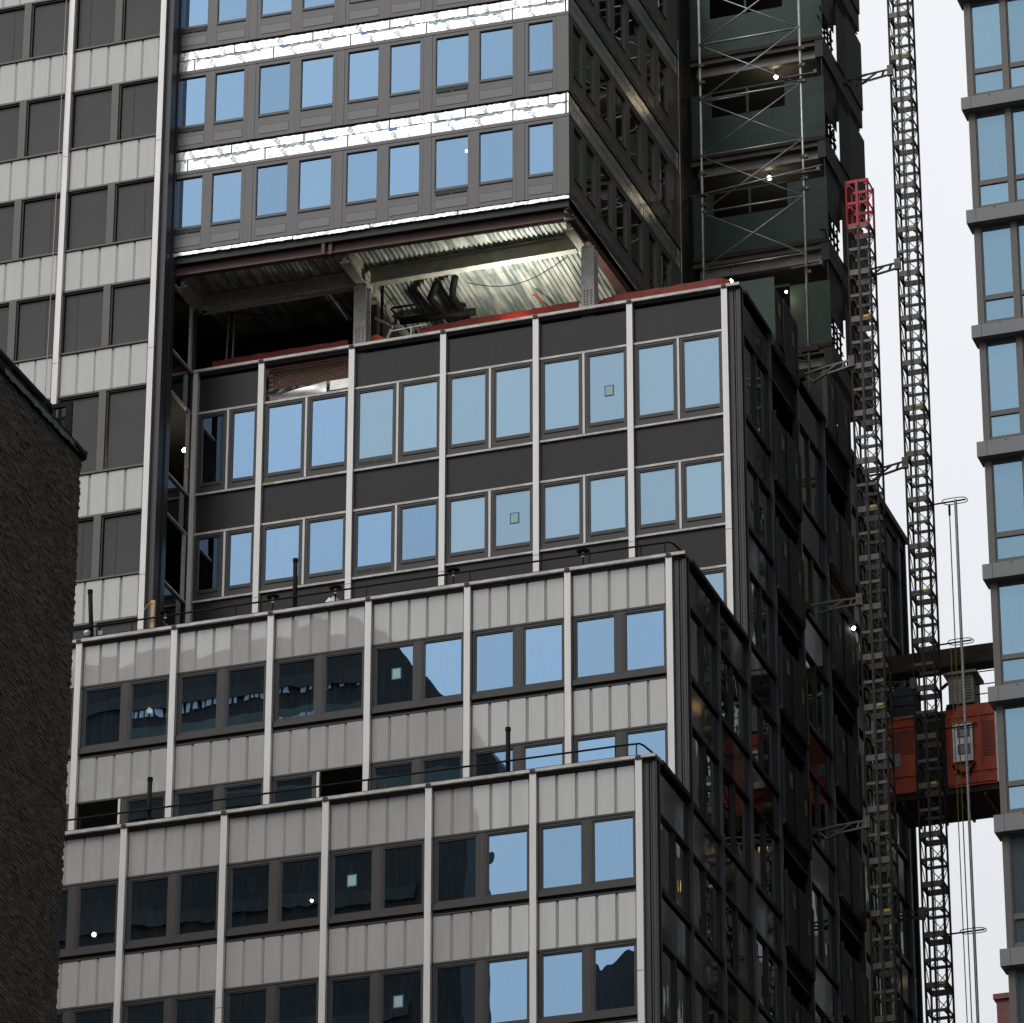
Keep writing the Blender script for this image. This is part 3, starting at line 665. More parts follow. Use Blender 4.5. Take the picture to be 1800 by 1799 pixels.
part('beam', fp_beam((-10.86, 7.24, zc_), (-10.86, YK, zc_)), 'fireproofing', tower); part('beam', fp_beam((-4.25, 7.50, zc_), (-4.22, YK, zc_)), 'fireproofing', tower)
part('beam', fp_beam((-15.8, YK, zc_), (-11.1, YK, zc_)), 'fireproofing', tower); part('beam', fp_beam((-10.6, YK, zc_), (-4.4, YK, zc_)), 'fireproofing', tower)
part('beam', fp_beam((-15.75, 7.1, zc_), (-15.75, YK, zc_)), 'fireproofing', tower); part('beam', fp_beam((-10.86, YK, zc_), (-10.86, 16.5, zc_)), 'fireproofing', tower)
part('beam', fp_beam((-10.6, 12.7, zc_), (-4.3, 12.7, zc_)), 'fireproofing', tower)
def column(x, y, z0, z1):
    mb = MB().box(x - .19, x + .19, y - .19, y - .15, z0, z1).box(x - .19, x + .19, y + .15, y + .19, z0, z1).box(x - .04, x + .04, y - .148, y + .148, z0, z1)
    return part('column', mb, 'fireproof_column', tower)
for x in (-10.86, -4.03):
    c0 = column(x, YK, 19.05, 21.42)
    for r_ in range(7):
        for s_ in (-.11, -.02, .09): add('bolt', cached('bolt', lambda: MB().box(-.022, .022, -.03, 0, -.022, .022).data('bolt', 'fireproof_column')), c0, (x + s_, YK - .19, 19.5 + r_ * .085))
column(-4.0, 13, 19.05, 21.36); column(-15.7, 13, 19.05, 21.36)
part('partition', MB().box(-11.0, -10.75, 9.6, 16.8, 19.05, 21.3), 'dark_interior', tower)
part('partition', MB().box(-15.8, -11.0, 11.4, 11.5, 19.05, 22.0), 'dark_interior', tower)
for x, r_ in ((-15.35, .03), (-15.14, -.012)):
    part('metal_stud', MB().bar((x - .06, 9.6, 19.05), (x + r_, 9.6, 22.0), .05, .04), 'galvanised', tower)
for o in [c for c in tower.children if c.name.startswith('window') and not c.name.startswith('window_')]:
    L, rz_ = WLOC[o]
    if abs(rz_) > .1 or L.x < -16 or not o.children or not o.children[0].data.materials[0].name.startswith('glass'): continue
    if L.y < 3.2 and L.x < -9: continue
    if random.random() < .45:
        bb = [v.co for v in o.data.vertices]; wd = max(v.x for v in bb); ht = max(v.z for v in bb); cov = random.choice((.2, .3, .45, .7, 1.0)) * (ht - .2)
        add('blind', cached(('blind', round(wd, 2), round(cov, 2)), lambda: MB().box(.06, wd - .06, 0, .01, 0, cov).data('blind', 'blind')), o, L + Vector((0, .22, ht - .08 - cov)), rz_)
# ------------------------------------------------------------------ rear wing boxed in with plywood
YF = 18.3
FF = Face(0, YF, 0)
fz = [19.0, 22.55, 26.10, 29.65, 33.2, 36.75]
for k, z0 in enumerate(fz):
    h = 2.15
    o0, o1, ob = -3.17, -.84, z0 + 1.27
    if k in (1, 2, 3, 4, 5):
        FF.box('plywood_panel', 'plywood_green', tower, -3.82, -2.45, .0, .02, z0, ob); FF.box('plywood_panel', 'plywood_green', tower, -2.445, -1.235, .0, .02, z0, ob); FF.box('plywood_panel', 'plywood_green', tower, -1.23, -.842, .0, .02, z0, ob)
        FF.box('plywood_panel', 'plywood_green', tower, -3.82, o0, .0, .02, ob + .003, z0 + h); FF.box('plywood_panel', 'plywood_green', tower, o1 + .0, .40, -.01, .02, z0, z0 + h - .05)
        FF.box('opening_post', 'plywood_green', tower, -2.06, -1.99, -.02, .03, ob, z0 + h); FF.box('opening_header', 'plywood_green', tower, o0, o1, -.01, .03, z0 + h - .03, z0 + h + .03)
    part('floor_slab', MB().box(-3.9, .36, YF + .05, 23.0, z0 - .30, z0 - .02), 'slab', tower)
    FF.box('edge_beam', 'wood_dark', tower, -3.9, .40, -.02, .05, z0 - .14, z0 - .005); FF.box('edge_beam', 'machine_grey', tower, -3.7, .30, .25, .45, z0 - .62, z0 - .32)
    if k:
        part('rear_wall', MB().box(-3.9, -2.4, 22.9, 23.0, z0, z0 + 3.2), 'dark_interior', tower)
        part('inner_wall', MB().box(-3.95, -3.85, YF, 23.0, z0, z0 + 3.25), 'dark_interior', tower)
        # open corner with lattice, then side hoarding
        FS.box('hoarding_panel', 'plywood_dark', tower, 19.95, 21.05, -.03, .0, z0 - .05, z0 + 2.1)
        FS.box('hoarding_panel', 'gate_dark', tower, 18.34, 19.9, .05, .08, z0 + 1.0, z0 + 3.0) if k % 1 == 0 else None
        FS.box('hoarding_panel', 'gate_dark', tower, 21.055, 22.85, -.03, .02, z0 - .10, z0 + 2.35); FS.box('hoarding_edge', 'wood_dark', tower, 22.86, 22.93, -.03, .03, z0 - .1, z0 + 2.35)
        FS.box('side_beam', 'gate_dark', tower, 18.3, 22.9, .0, .25, z0 - .75, z0 - .02)
        lt = MB()
        for q in range(14):
            a = (random.uniform(18.4, 19.8), random.uniform(.2, 1.0)); b_ = (a[0] + random.uniform(-.7, .7), a[1] + random.uniform(-.9, .9))
            lt.bar((a[0], random.uniform(.02, .2), max(0, a[1])), (b_[0], random.uniform(.02, .2), max(0, min(1.0, b_[1]))), .035)
        for q in range(4): lt.bar((18.55 + q * .38, .1, 0), (18.55 + q * .38, .1, 1.0), .05)
        lt.bar((18.4, .1, .35), (19.9, .1, .4), .04); lt.bar((18.4, .1, .75), (19.9, .1, .7), .04)
        for q in range(6): lt.bar((21.1 + random.uniform(0, .3), .05, 2.1 + random.uniform(0, .3)), (22.5 + random.uniform(-.3, .3), .05, 2.9 + random.uniform(-.4, .3)), .04)
        FS.add('corner_bracing', lt.data('corner_bracing', 'black_iron'), tower, 0, 0, z0)
FF.box('wood_lintel', 'wood_dark', tower, -3.95, .30, -1.2, -1.05, 21.70, 21.86)
part('lower_infill', MB().box(-3.9, .30, YF, YF + .05, 19.1, 21.6), 'gate_dark', tower)

# ------------------------------------------------------------------ tube scaffold on the dark block's roof
YS = 17.2
sc = thing('tube_scaffold', 'galvanised tube scaffold with crossed braces in front of green plywood hoarding', 'scaffold', (-1.6, YS, 19.05))
XL, XRr = -3.2, -.02
nodes = [25.05, 27.01, 28.96, 30.92, 32.90, 34.88]
for x in (XL, XRr):
    part('standard', MB().tube([(x, YS, 19.06), (x, YS, 36.2)], .045, 8), 'galvanised', sc, smooth=True)
    for z in (31.55, 32.15, 28.35, 27.6, 27.25, 24.4, 31.0, 34.9, 35.5):
        part('coupler', MB().tube([(x, YS, z - .05), (x, YS, z + .05)], .075, 8).box(x + .05, x + .15, YS - .05, YS + .04, z - .05, z + .05), 'mast_grey', sc)
part('standard', MB().tube([(-1.62, YS - .4, 19.06), (-1.62, YS - .4, 23.15)], .045, 8), 'galvanised', sc, smooth=True)
for k, z in enumerate(nodes):
    part('ledger', MB().tube([(XL, YS, z), (XRr, YS, z)], .032, 7), 'galvanised', sc, smooth=True)
    if k + 1 < len(nodes):
        z2 = nodes[k + 1]
        part('brace', MB().tube([(XL, YS - .03, z), (XRr, YS - .03, z2)], .022, 6), 'galvanised', sc, smooth=True); part('brace', MB().tube([(XL, YS + .03, z2), (XRr, YS + .03, z)], .022, 6), 'galvanised', sc, smooth=True)
    part('node_plate', MB().prism([(XL, YS - .05), (XL + .17, YS), (XL, YS + .05)], z - .04, z + .04).prism([(XRr, YS - .05), (XRr - .17, YS), (XRr, YS + .05)], z - .04, z + .04), 'mast_grey', sc)
for z in (27.75, 31.15, 24.55): part('putlog', MB().tube([(XRr - .45, YS - .1, z), (XRr + .55, YS - .1, z)], .035, 7).box(XRr + .45, XRr + .55, YS - .2, YS, z - .06, z + .06), 'mast_grey', sc)
part('ledger', MB().tube([(XL - .3, YS - .1, 27.55), (XRr + .6, YS - .1, 27.9)], .03, 7), 'galvanised', sc, smooth=True)
part('ledger', MB().tube([(XL - .3, YS + .3, 31.05), (-1.8, YS + .3, 31.05)], .025, 7), 'galvanised', sc, smooth=True)
for a, b_ in (((-1.62, 16.8, 22.9), (-2.35, 15.9, 19.9)), ((-1.62, 16.8, 22.4), (-1.0, 17.0, 22.55)), ((XRr, YS, 21.4), (XRr - .5, YS - .6, 21.9)), ((XRr, YS, 21.4), (XRr - .45, YS - .7, 21.2))):
    part('prop', MB().tube([a, b_], .025, 6), 'galvanised', sc, smooth=True)

# ------------------------------------------------------------------ hoist landings on the side wall
def landing(z, y, label, roof=False):
    t = thing('hoist_landing', label, 'landing', (XR + .3, y, z), 'plywood hoist landings on the side wall')
    F = Face(XR, 0, R(90))
    def bx(name, mat, y0, y1, o0, o1, a, b_):
        return add(name, cached((name, mat, round(y1-y0, 3), round(o1-o0, 3), round(b_-a, 3)), lambda: MB().box(0, y1-y0, -(o1-o0), 0, 0, b_-a).data(name, mat)), t, F.w(y0, -o0, a), F.rz)
    bx('side_panel', 'plywood_green', y + .0, y + .025, .03 if not roof else -.95, .22 if roof else .17, z, z + 2.08)
    gate = bx('gate', 'gate_dark', y + .03, y + 1.28, .08, .10, z + .02, z + 2.0)
    add('sign', cached('lsign', lambda: MB().box(0, .30, -.004, 0, 0, .42).data('sign', 'paper')), gate, F.w(y + .70, -.108, z + 1.25), F.rz, ry=R(random.uniform(-8, 8)))
    bx('mid_panel', 'plywood_dark', y + 1.32, y + 2.0, .10, .125, z - .1, z + 2.05)
    g2 = bx('gate', 'gate_dark', y + 2.03, y + 2.72, .08, .10, z + .02, z + 2.0)
    add('sign', cached('lsign2', lambda: MB().box(0, .22, -.004, 0, 0, .45).data('sign', 'paper')), g2, F.w(y + 2.15, -.108, z + 1.0), F.rz, ry=R(random.uniform(-6, 6)))
    bx('edge_board', 'wood_plank', y + 2.73, y + 2.78, .08, .12, z - .05, z + 1.95)
    bx('deck_plank', 'wood_plank', y - .04, y - .01, .0, .17, z - .10, z + .02)
    bx('deck_boards', 'wood_dark', y, y + 2.75, .0, .11, z - .13, z - .05)
zl = [18.98, 14.75, 11.4, 7.8, 4.46, .94, -2.4]
ordn = ['top', 'second', 'third', 'fourth', 'fifth', 'sixth', 'lowest']
for k, z in enumerate(zl):
    landing(z, 11.3, f'green plywood hoist landing nearer the front, {ordn[k]} one down the dark side wall', roof=(k == 0))
    landing(z if k else 19.1, 16.95, f'green plywood hoist landing behind the lattice mast, {ordn[k]} one down the dark side wall', roof=False)

# ------------------------------------------------------------------ rack-and-pinion hoist masts
MS = 1.508
def mast_sec(main, horiz):
    w = .63; fr, hz, dg = MB(), MB(), MB()
    for x in (0, w):
        for y in (0, w): fr.tube([(x, y, 0), (x, y, MS)], .034, 8)
    for z in (.04, .754, MS - .045):
        for y in (-.01, w + .01): hz.box(.03, w - .03, y - .02, y + .02, z - .045, z + .045)
        for x in (0, w): dg.box(x - .015, x + .015, .03, w - .03, z - .03, z + .03)
    for z in (.754, MS - .045):                                 # gusset webs that curve the corners
        for x in (.03, w - .03):
            s_ = 1 if x < .3 else -1
            dg.v += [(x, -.008, z - .04), (x + s_ * .11, -.008, z - .04), (x, -.008, z - .17), (x, .008, z - .04), (x + s_ * .11, .008, z - .04), (x, .008, z - .17)]
            k = len(dg.v) - 6; dg.f += [(k, k+1, k+2), (k+5, k+4, k+3), (k, k+2, k+5, k+3), (k+1, k, k+3, k+4), (k+2, k+1, k+4, k+5)]
    for z0, z1 in ((.06, .73), (.78, MS - .07)):
        for y in (0, w): dg.tube([(.03, y, z0), (w - .03, y, z1)] if y else [(w - .03, y, z0), (.03, y, z1)], .014, 5)
        for x in (0, w): dg.tube([(x, .03, z0), (x, w - .03, z1)] if x else [(x, w - .03, z0), (x, .03, z1)], .014, 5)
    for xx in (.19, .42): dg.box(xx, xx + .03, w + .032, w + .05, 0, MS)
    dg.box(.28, .35, -.055, -.034, 0, MS)                       # the toothed rack
    rail = MB().box(.03, w - .03, -.02, .02, -.045, .045).data('cross_rail', horiz)
    full = MB(); 
    for q in (fr, hz, dg): k0 = len(full.v); full.v += q.v; full.f += [tuple(i + k0 for i in f_) for f_ in q.f]
    return fr.data('mast_section', main, False), rail, dg.data('bracing', main), full.data('mast_section', main)
def mast(name, label, x, y, ztop, nsec, red=False):
    t = thing(name, label, 'mast', (x, y, ztop - nsec * MS), 'lattice hoist masts')
    ms = cached('mastsec', lambda: mast_sec('mast_steel', 'mast_grey')); rd = cached('mastred', lambda: mast_sec('mast_red', 'mast_red'))
    tagm = cached('masttag', lambda: MB().box(0, .15, -.012, 0, -.04, .04).data('marker', 'yellow_tape'))
    for k in range(nsec):
        z = ztop - (k + 1) * MS; a, b_, c_, f_ = rd if (red and k == 0) else ms
        if z < -7 or z > 35: add('mast_section', f_, t, (x, y, z)); continue
        s_ = add('mast_section', a, t, (x, y, z)); add('bracing', c_, s_, (x, y, z))
        for zz in (.04, .754, MS - .045):
            for yy in (-.01, .64): add('cross_rail', b_, s_, (x, y + yy, z + zz))
        if k % 4 == 2: add('marker', tagm, s_, (x + .40, y - .032, z + .04))
    return t
mast('hoist_mast', 'lattice hoist mast with a red top section close to the dark side wall', 2.37, 13.0, 24.75, 34, True)
mast('hoist_mast', 'taller lattice hoist mast standing against the white sky', 2.33, 19.0, 36.9, 40)
def tie(label, wall, m_, tg='tie_grey'):
    t = thing('mast_tie', label, 'tie arm', wall, 'tie arms between masts and wall')
    a, b_ = Vector(wall), Vector(m_); mid = a.lerp(b_, .46) + Vector((0, 0, .03)); dn = Vector((0, 0, -.30))
    part('upper_bar', MB().bar(a, mid, .06).bar(mid, b_, .05), tg, t)
    part('lower_bar', MB().bar(a + Vector((.30, 0, -.28)), mid + dn * .75, .065).bar(mid + dn * .75 + Vector((.05, 0, .0)), b_ + dn * .6, .055), tg, t)
    part('web_bar', MB().bar(a + Vector((.10, 0, -.05)), a + Vector((.32, 0, -.28)), .05).bar(a + Vector((.3, 0, -.04)), mid + dn * .6, .05).bar(mid + dn * .6, a.lerp(b_, .68), .045).bar(a.lerp(b_, .85), a.lerp(b_, .80) + dn * .55, .05), tg, t)
    part('clamp', MB().box(b_.x - .10, b_.x + .08, b_.y - .09, b_.y + .02, b_.z - .25, b_.z + .10), 'mast_grey', t)
    part('wall_bracket', MB().box(a.x - .1, a.x + .06, a.y - .12, a.y + .12, a.z - .15, a.z + .1), 'mast_steel', t)
for k, (za, zb) in enumerate(((19.12, 18.95), (11.83, 11.5), (5.05, 4.85))): tie(('uppermost', 'middle', 'lowest')[k] + ' grey tie arm from the side wall to the red-topped mast', (.72, 13.75, za), (2.38, 13.0, zb), 'machine_grey')
for k, (za, zb) in enumerate(((32.6, 32.0), (25.75, 25.25), (18.95, 18.6), (12.2, 11.5), (5.0, 4.45))):
    tie(('topmost', 'second highest', 'middle', 'fourth highest', 'lowest')[k] + ' tie arm reaching the taller mast against the sky', (.62, 20.2, za), (2.34, 19.0, zb))

# ------------------------------------------------------------------ hoist cage, machine and the bridge beam
cg = thing('hoist_cage', 'orange hoist cage hanging behind the taller mast beside the glass building', 'hoist cage', (2.85, 20.9, 8.3))
CY = 19.95
part('floor_frame', MB().box(1.25, 4.75, CY + .05, CY + 2.1, 8.30, 8.48), 'wood_dark', cg)
for x in (1.6, 2.4, 3.2, 4.0): part('floor_joist', MB().box(x, x + .07, CY + .1, CY + 2.05, 8.20, 8.298), 'steel_primer', cg)
part('side_wall', MB().box(1.28, 2.05, CY, CY + .05, 8.48, 10.85), 'cage_orange', cg); part('side_wall', MB().box(2.05, 3.0, CY + .12, CY + .16, 8.48, 10.85), 'gate_dark', cg)
part('side_wall', MB().box(3.0, 4.72, CY, CY + .05, 8.48, 11.0), 'cage_orange', cg)
part('back_wall', MB().box(1.28, 4.72, CY + 1.95, CY + 2.0, 8.48, 10.9), 'cage_orange', cg); part('roof', MB().box(1.28, 4.72, CY + .1, CY + 2.0, 10.86, 10.95), 'machine_grey', cg)
for z in (8.50, 9.0, 10.55, 10.8): part('wall_rib', MB().box(1.27, 2.06, CY - .03, CY - .001, z, z + .05), 'cage_orange', cg)
for z in (8.55, 8.9, 10.62): part('wall_rib', MB().box(2.99, 4.72, CY - .03, CY - .001, z, z + .05), 'cage_orange', cg)
for x in (2.99, 3.12, 3.95): part('wall_post', MB().box(x, x + .06, CY - .035, CY - .002, 8.6, 10.62), 'cage_orange', cg)
lou = cached('louvre_or_glint', lambda: MB().box(0, .34, -.012, 0, 0, .022).data('louvre_or_glint', 'steel_primer'))
for k in range(16): add('louvre_or_glint', lou, cg, (4.05, CY - .002, 9.35 + k * .07))
lou2 = cached('louvre_or_glint2', lambda: MB().box(0, .66, -.012, 0, 0, .022).data('louvre_or_glint', 'steel_primer'))
for k in range(12): add('louvre_or_glint', lou2, cg, (1.36, CY - .002, 9.7 + k * .065))
part('grey_hatch', MB().box(1.30, 1.62, CY - .02, CY - .003, 9.35, 9.75), 'machine_grey', cg)
wp = part('control_panel', MB().box(3.20, 3.78, CY - .10, CY - .036, 9.22, 10.42), 'flashing', cg)
for z in (9.95, 9.42):
    part('blue_tape', MB().ring(3.33, 3.70, z, z + .33, .06, .06, .06, .06, CY - .103, CY - .1), 'tape_tag', wp); part('notice', MB().box(3.40, 3.63, CY - .106, CY - .101, z + .07, z + .26), 'paper', wp)
part('cable_loops', MB().tube([(3.2 + .6 * t / 10, CY - .08, 9.1 - .22 * math.sin(math.pi * t / 10)) for t in range(11)], .02, 5).tube([(3.15 + .7 * t / 10, CY - .06, 9.15 - .35 * math.sin(math.pi * t / 10)) for t in range(11)], .02, 5), 'black_iron', cg)
part('guide_rail', MB().box(4.46, 4.60, CY - .12, CY - .04, 8.45, 10.75), 'galvanised', cg)
part('roof_rail', MB().tube([(3.9, CY + .05, 12.0), (4.7, CY + .05, 12.0)], .018, 5).tube([(3.9, CY + .05, 11.6), (4.7, CY + .05, 11.6)], .018, 5).tube([(3.9, CY + .05, 11.3), (4.7, CY + .05, 11.3)], .018, 5).tube([(1.3, CY + .05, 11.55), (2.1, CY + .05, 11.55)], .018, 5).tube([(1.3, CY + .05, 11.25), (2.1, CY + .05, 11.25)], .018, 5), 'black_iron', cg)
part('roof_guard', MB().box(1.3, 2.2, CY + .3, CY + .33, 10.95, 11.9), 'plywood_dark', cg)
mc = part('drive_housing', MB().box(3.12, 3.86, CY - .05, CY + .75, 11.05, 11.95), 'machine_grey', cg)
part('housing_roof', MB().prism([(3.0, CY - .14), (3.98, CY - .14), (3.98, CY + .8), (3.0, CY + .8)], 11.95, 12.03), 'machine_grey', mc)
for k in range(8): part('vent_slot', MB().box(3.5, 3.8, CY - .056, CY - .051, 11.15 + k * .09, 11.18 + k * .09), 'frame_black', mc)
part('drive_unit', MB().box(3.05, 3.3, CY - .1, CY + .3, 10.95, 11.04).tube([(2.9, CY, 11.6), (3.1, CY, 11.75)], .05, 6), 'black_iron', cg)
for k, (dz, h_) in enumerate(((0, .22), (.225, .22), (.45, .13))):
    pass
bm2 = thing('bridge_beam', 'dark timber beam spanning from the tower to the glass building above the orange cage', 'beam', (2.9, 22.0, 13.2))
for k in range(3): part('plank', MB().box(.45, 5.2, 21.9 + .004 * k, 22.1, 13.20 + k * .19, 13.385 + k * .19), 'wood_dark', bm2)
part('plank', MB().box(.45, 5.2, 22.1, 23.4, 13.62, 13.76), 'wood_dark', bm2)
# cable guide: bright pole with oval guide rings and slack trailing cables
pl = thing('cable_guide_pole', 'bright metal cable guide pole with oval wire rings right of the taller mast', 'pole', (3.78, 19.0, gz))
part('pole', MB().tube([(3.78, 19.0, gz), (3.78, 19.0, 17.1)], .045, 8), 'galvanised', pl, smooth=True)
for z in (17.07, 12.57, 9.93, 3.69, -2.6):
    pts = []
    for q in range(25):
        a = 2 * math.pi * q / 24; cxx = max(-.20, min(.20, .45 * math.cos(a))) * 1.0
        pts.append((3.76 + cxx * 1.0 + .17 * math.cos(a), 19.0 + .22 * math.sin(a), z + .01 * math.sin(a)))
    rg = part('guide_ring', MB().tube(pts, .014, 5), 'black_iron', pl)
    part('ring_arm', MB().tube([(2.95, 19.0, z - .02), (4.08, 19.0, z)], .025, 6), 'black_iron', rg)
cb_ = tag(part('trailing_cable', MB().tube([(3.60, 18.95, 16.7), (3.62, 18.95, 0), (3.60, 18.95, -20)], .018, 5), 'cable_yellow', None), 'yellow trailing cable closest to the bright guide pole', 'cable', 'trailing hoist cables')
cb2 = tag(part('trailing_cable', MB().tube([(3.47, 18.95, 12.4), (3.49, 18.95, 0), (3.49, 18.95, -20)], .016, 5), 'cable_yellow', None), 'yellow trailing cable starting at the ring above the orange cage', 'cable', 'trailing hoist cables')
tag(part('cable_weight', MB().tube([(3.60, 18.95, 16.95), (3.60, 18.95, 16.6)], .035, 7), 'black_iron', None), 'black cable grip hanging under the highest oval guide ring', 'cable grip')

# ------------------------------------------------------------------ roof things
def railing(name, label, F, xl, xr, z, y, zs, posts):
    t = thing(name, label, 'railing', tuple(F.w((xl + xr) / 2, y, z)), 'pipe railings along the roof edges')
    for k, dz in enumerate(zs):
        pts = [F.w(xl, y, z + dz), F.w(xr - .5, y, z + dz), F.w(xr - .12, y, z + dz - .01), F.w(xr - .02, y + .06, z + dz - .06)]
        pts += [F.w(xr + (.10 if k == 0 else .02), y + .9, z + dz - .06), F.w(xr + (.10 if k == 0 else .02), y + S - .4, z + dz - .06)]
        part('rail', MB().tube(pts, .026, 6), 'black_iron', t, smooth=True)
    for x in posts: part('post', MB().tube([F.w(x, y, z - .35), F.w(x, y, z + zs[0])], .018, 6), 'black_iron', t, smooth=True)
railing('roof_railing', 'black pipe railing along the lowest light panelled roof edge', FA, -17, 0.0, 1.75, .40, (.55, .23), [-.2, -.75, -4.3, -7.3, -9.8, -12.9, -15.2])
railing('roof_railing', 'black pipe railing along the middle roof edge below the dark storeys', FB, -18, 0.0, 8.55, .40, (.58, .26), [-.25, -.9, -2.3, -5.6, -8.5, -12.2, -15.2])
for k, (F, x, y, z0, z1, lean, lab) in enumerate((
        (FB, -16.38, .5, 8.30, 10.25, -.13, 'leaning black vent pipe on the middle roof beside the light left wing'), (FB, -10.55, .5, 8.30, 10.27, -.02, 'straight black vent pipe on the middle roof before the dark windows'),
        (FA, -3.605, .5, 1.50, 3.22, 0, 'black vent pipe on the lowest roof near its right end'), (FA, -13.33, .5, 1.50, 3.19, .0, 'black vent pipe on the lowest roof near its left end'))):
    t = thing('vent_pipe', lab, 'pipe', tuple(F.w(x, y, z0)), 'black vent pipes')
    part('pipe', MB().tube([F.w(x, y, z0), F.w(x + lean, y, z1)], .062, 10), 'black_iron', t, smooth=True); part('collar', MB().tube([F.w(x + lean, y, z1 - .06), F.w(x + lean, y, z1 + .03)], .075, 10), 'black_iron', t)
for k, (x, lab) in enumerate(((-14.32, 'first small roof lamp, next to the wooden post'), (-11.23, 'second small disc-shaped roof lamp along the middle roof edge'), (-9.45, 'third disc-shaped roof lamp, over the white sheeting'), (-6.13, 'fourth disc-shaped roof lamp, right of the sheeting'), (-2.54, 'fifth disc-shaped roof lamp, nearest the right corner'))):
    t = thing('roof_lamp', lab, 'lamp', tuple(FB.w(x, .6, 8.3)), 'disc lamps on the middle roof')
    c_ = FB.w(x, .6, 9.31)
    part('shade', MB().lathe([(.17, -.01), (.175, .02), (.10, .055), (.03, .07)], c_), 'black_iron', t); part('socket', MB().lathe([(.035, -.16), (.045, -.10), (.03, -.015)], c_), 'plastic_white', t); part('stem', MB().tube([FB.w(x, .6, 8.3), FB.w(x, .6, 9.16)], .018, 6), 'black_iron', t)
t = thing('wooden_post', 'pale wooden post with yellow tape on the middle roof near the left wing', 'post', tuple(FB.w(-14.65, .5, 8.3)))
part('stake', MB().box(-14.70, -14.59, YB + .46, YB + .55, 8.3, 9.66), 'wood_new', t); part('tape', MB().box(-14.705, -14.585, YB + .455, YB + .555, 9.60, 9.68).tube([(-14.66, YB + .45, 9.6), (-14.8, YB + .45, 9.56), (-14.87, YB + .45, 9.42)], .012, 5), 'yellow_tape', t)
sh = MB(); n_ = 12
for i in range(n_):
    for j in range(n_):
        u, v = i / (n_ - 1), j / (n_ - 1); sh.v.append((-9.95 + .85 * u, YB + .45 + .5 * v, 8.32 + (.75 * math.sin(math.pi * u) ** .6 * math.sin(math.pi * v) ** .5) * (.8 + .35 * random.random())))
for i in range(n_ - 1):
    for j in range(n_ - 1): k = i * n_ + j; sh.f.append((k, k + 1, k + n_ + 1, k + n_))
tag(part('plastic_sheeting', sh, 'plastic_white', None, smooth=True), 'crumpled white plastic sheeting heaped on the middle roof', 'sheeting')
t = thing('roof_flood_lamp', 'small silver roof flood lamp at the foot of the leaning vent pipe', 'lamp', (-16.55, YB + .45, 8.55))
part('reflector', MB().lathe([(.02, -.12), (.08, -.09), (.11, 0), (.06, .05)], (-16.5, YB + .4, 8.98)), 'galvanised', t, smooth=True); part('arm', MB().tube([(-16.5, YB + .4, 8.4), (-16.5, YB + .4, 8.9)], .015, 5), 'black_iron', t)
part('bracket', MB().box(-16.18, -16.05, YB + .4, YB + .5, 8.86, 8.98), 'machine_grey', t)
tag(part('loose_wire', MB().tube([(-12.9 + .12 * k, YB + .5, 8.62 + .35 * math.sin(k / 8 * 1.5) - .02 * k) for k in range(9)], .008, 4), 'rope', None), 'thin loose wire sagging off the middle roof railing', 'wire')
tag(part('red_tie', MB().tube([(-6.93 + .10 * math.cos(k / 4), .40, 1.98 + .16 * math.sin(k / 2.2)) for k in range(9)], .012, 4), 'net_red', None), 'small red cable tie looped on the lowest roof railing', 'tie')
# safety netting along the dark roof edge
def net(label, pts, h, mat='net_red', y=8.98):
    mb = MB(); n_ = len(pts) * 6
    for k in range(n_ + 1):
        t = k / n_ * (len(pts) - 1); i = min(int(t), len(pts) - 2); fr = t - i
        x = pts[i][0] * (1 - fr) + pts[i + 1][0] * fr; zt = pts[i][1] * (1 - fr) + pts[i + 1][1] * fr
        wv = .012 * math.sin(k * 1.7); mb.v += [(x, y + wv, 19.06), (x, y + wv * 1.5 + .01, zt + .004 * math.sin(k * 2.3)), (x, y + wv + .02, 19.06), (x, y + wv * 1.5 + .03, zt + .004 * math.sin(k * 2.3))]
    for k in range(n_):
        a = 4 * k; mb.f += [(a, a + 4, a + 5, a + 1), (a + 6, a + 2, a + 3, a + 7), (a + 1, a + 5, a + 7, a + 3)]
    mb.f += [(0, 1, 3, 2), (4 * n_, 4 * n_ + 2, 4 * n_ + 3, 4 * n_ + 1)]
    return tag(part('safety_net', mb, mat, None), label, 'netting', 'safety nets along the dark roof edge')
net('dark red safety netting in front of the dark left opening', [(-15.55, 19.95), (-13.5, 19.95), (-11.38, 19.93)], 0)
net('long low strip of red netting under the lit ceiling', [(-9.2, 19.93), (-7.5, 19.98), (-6.0, 19.96), (-4.45, 19.98)], 0)
net('red safety netting at the right corner of the dark roof', [(-3.9, 19.86), (-3.3, 19.99), (-2.0, 19.97), (-.3, 19.99), (0.0, 19.85)], 0)
cr = MB(); n_ = 9
for i in range(n_):
    for j in range(5):
        u, v = i / (n_ - 1), j / 4; cr.v.append((-10.75 + .70 * u, 8.95 + .12 * random.random(), 19.2 + v * (.62 + .12 * math.sin(u * 5)) + .05 * random.random()))
for i in range(n_ - 1):
    for j in range(4): k = i * 5 + j; cr.f.append((k, k + 1, k + 6, k + 5))
tag(part('orange_fabric', cr, 'net_orange', None), 'bright orange fabric bundle beside the middle column', 'fabric')
part_bar = thing('edge_rail', 'pale bent metal rail beside the orange fabric bundle', 'rail', (-9.8, 8.95, 19.06))
part('rail', MB().bar((-10.1, 8.93, 19.95), (-8.95, 8.93, 19.98), .035), 'galvanised', part_bar); part('post', MB().bar((-9.45, 8.93, 19.06), (-9.45, 8.93, 19.95), .03), 'galvanised', part_bar)
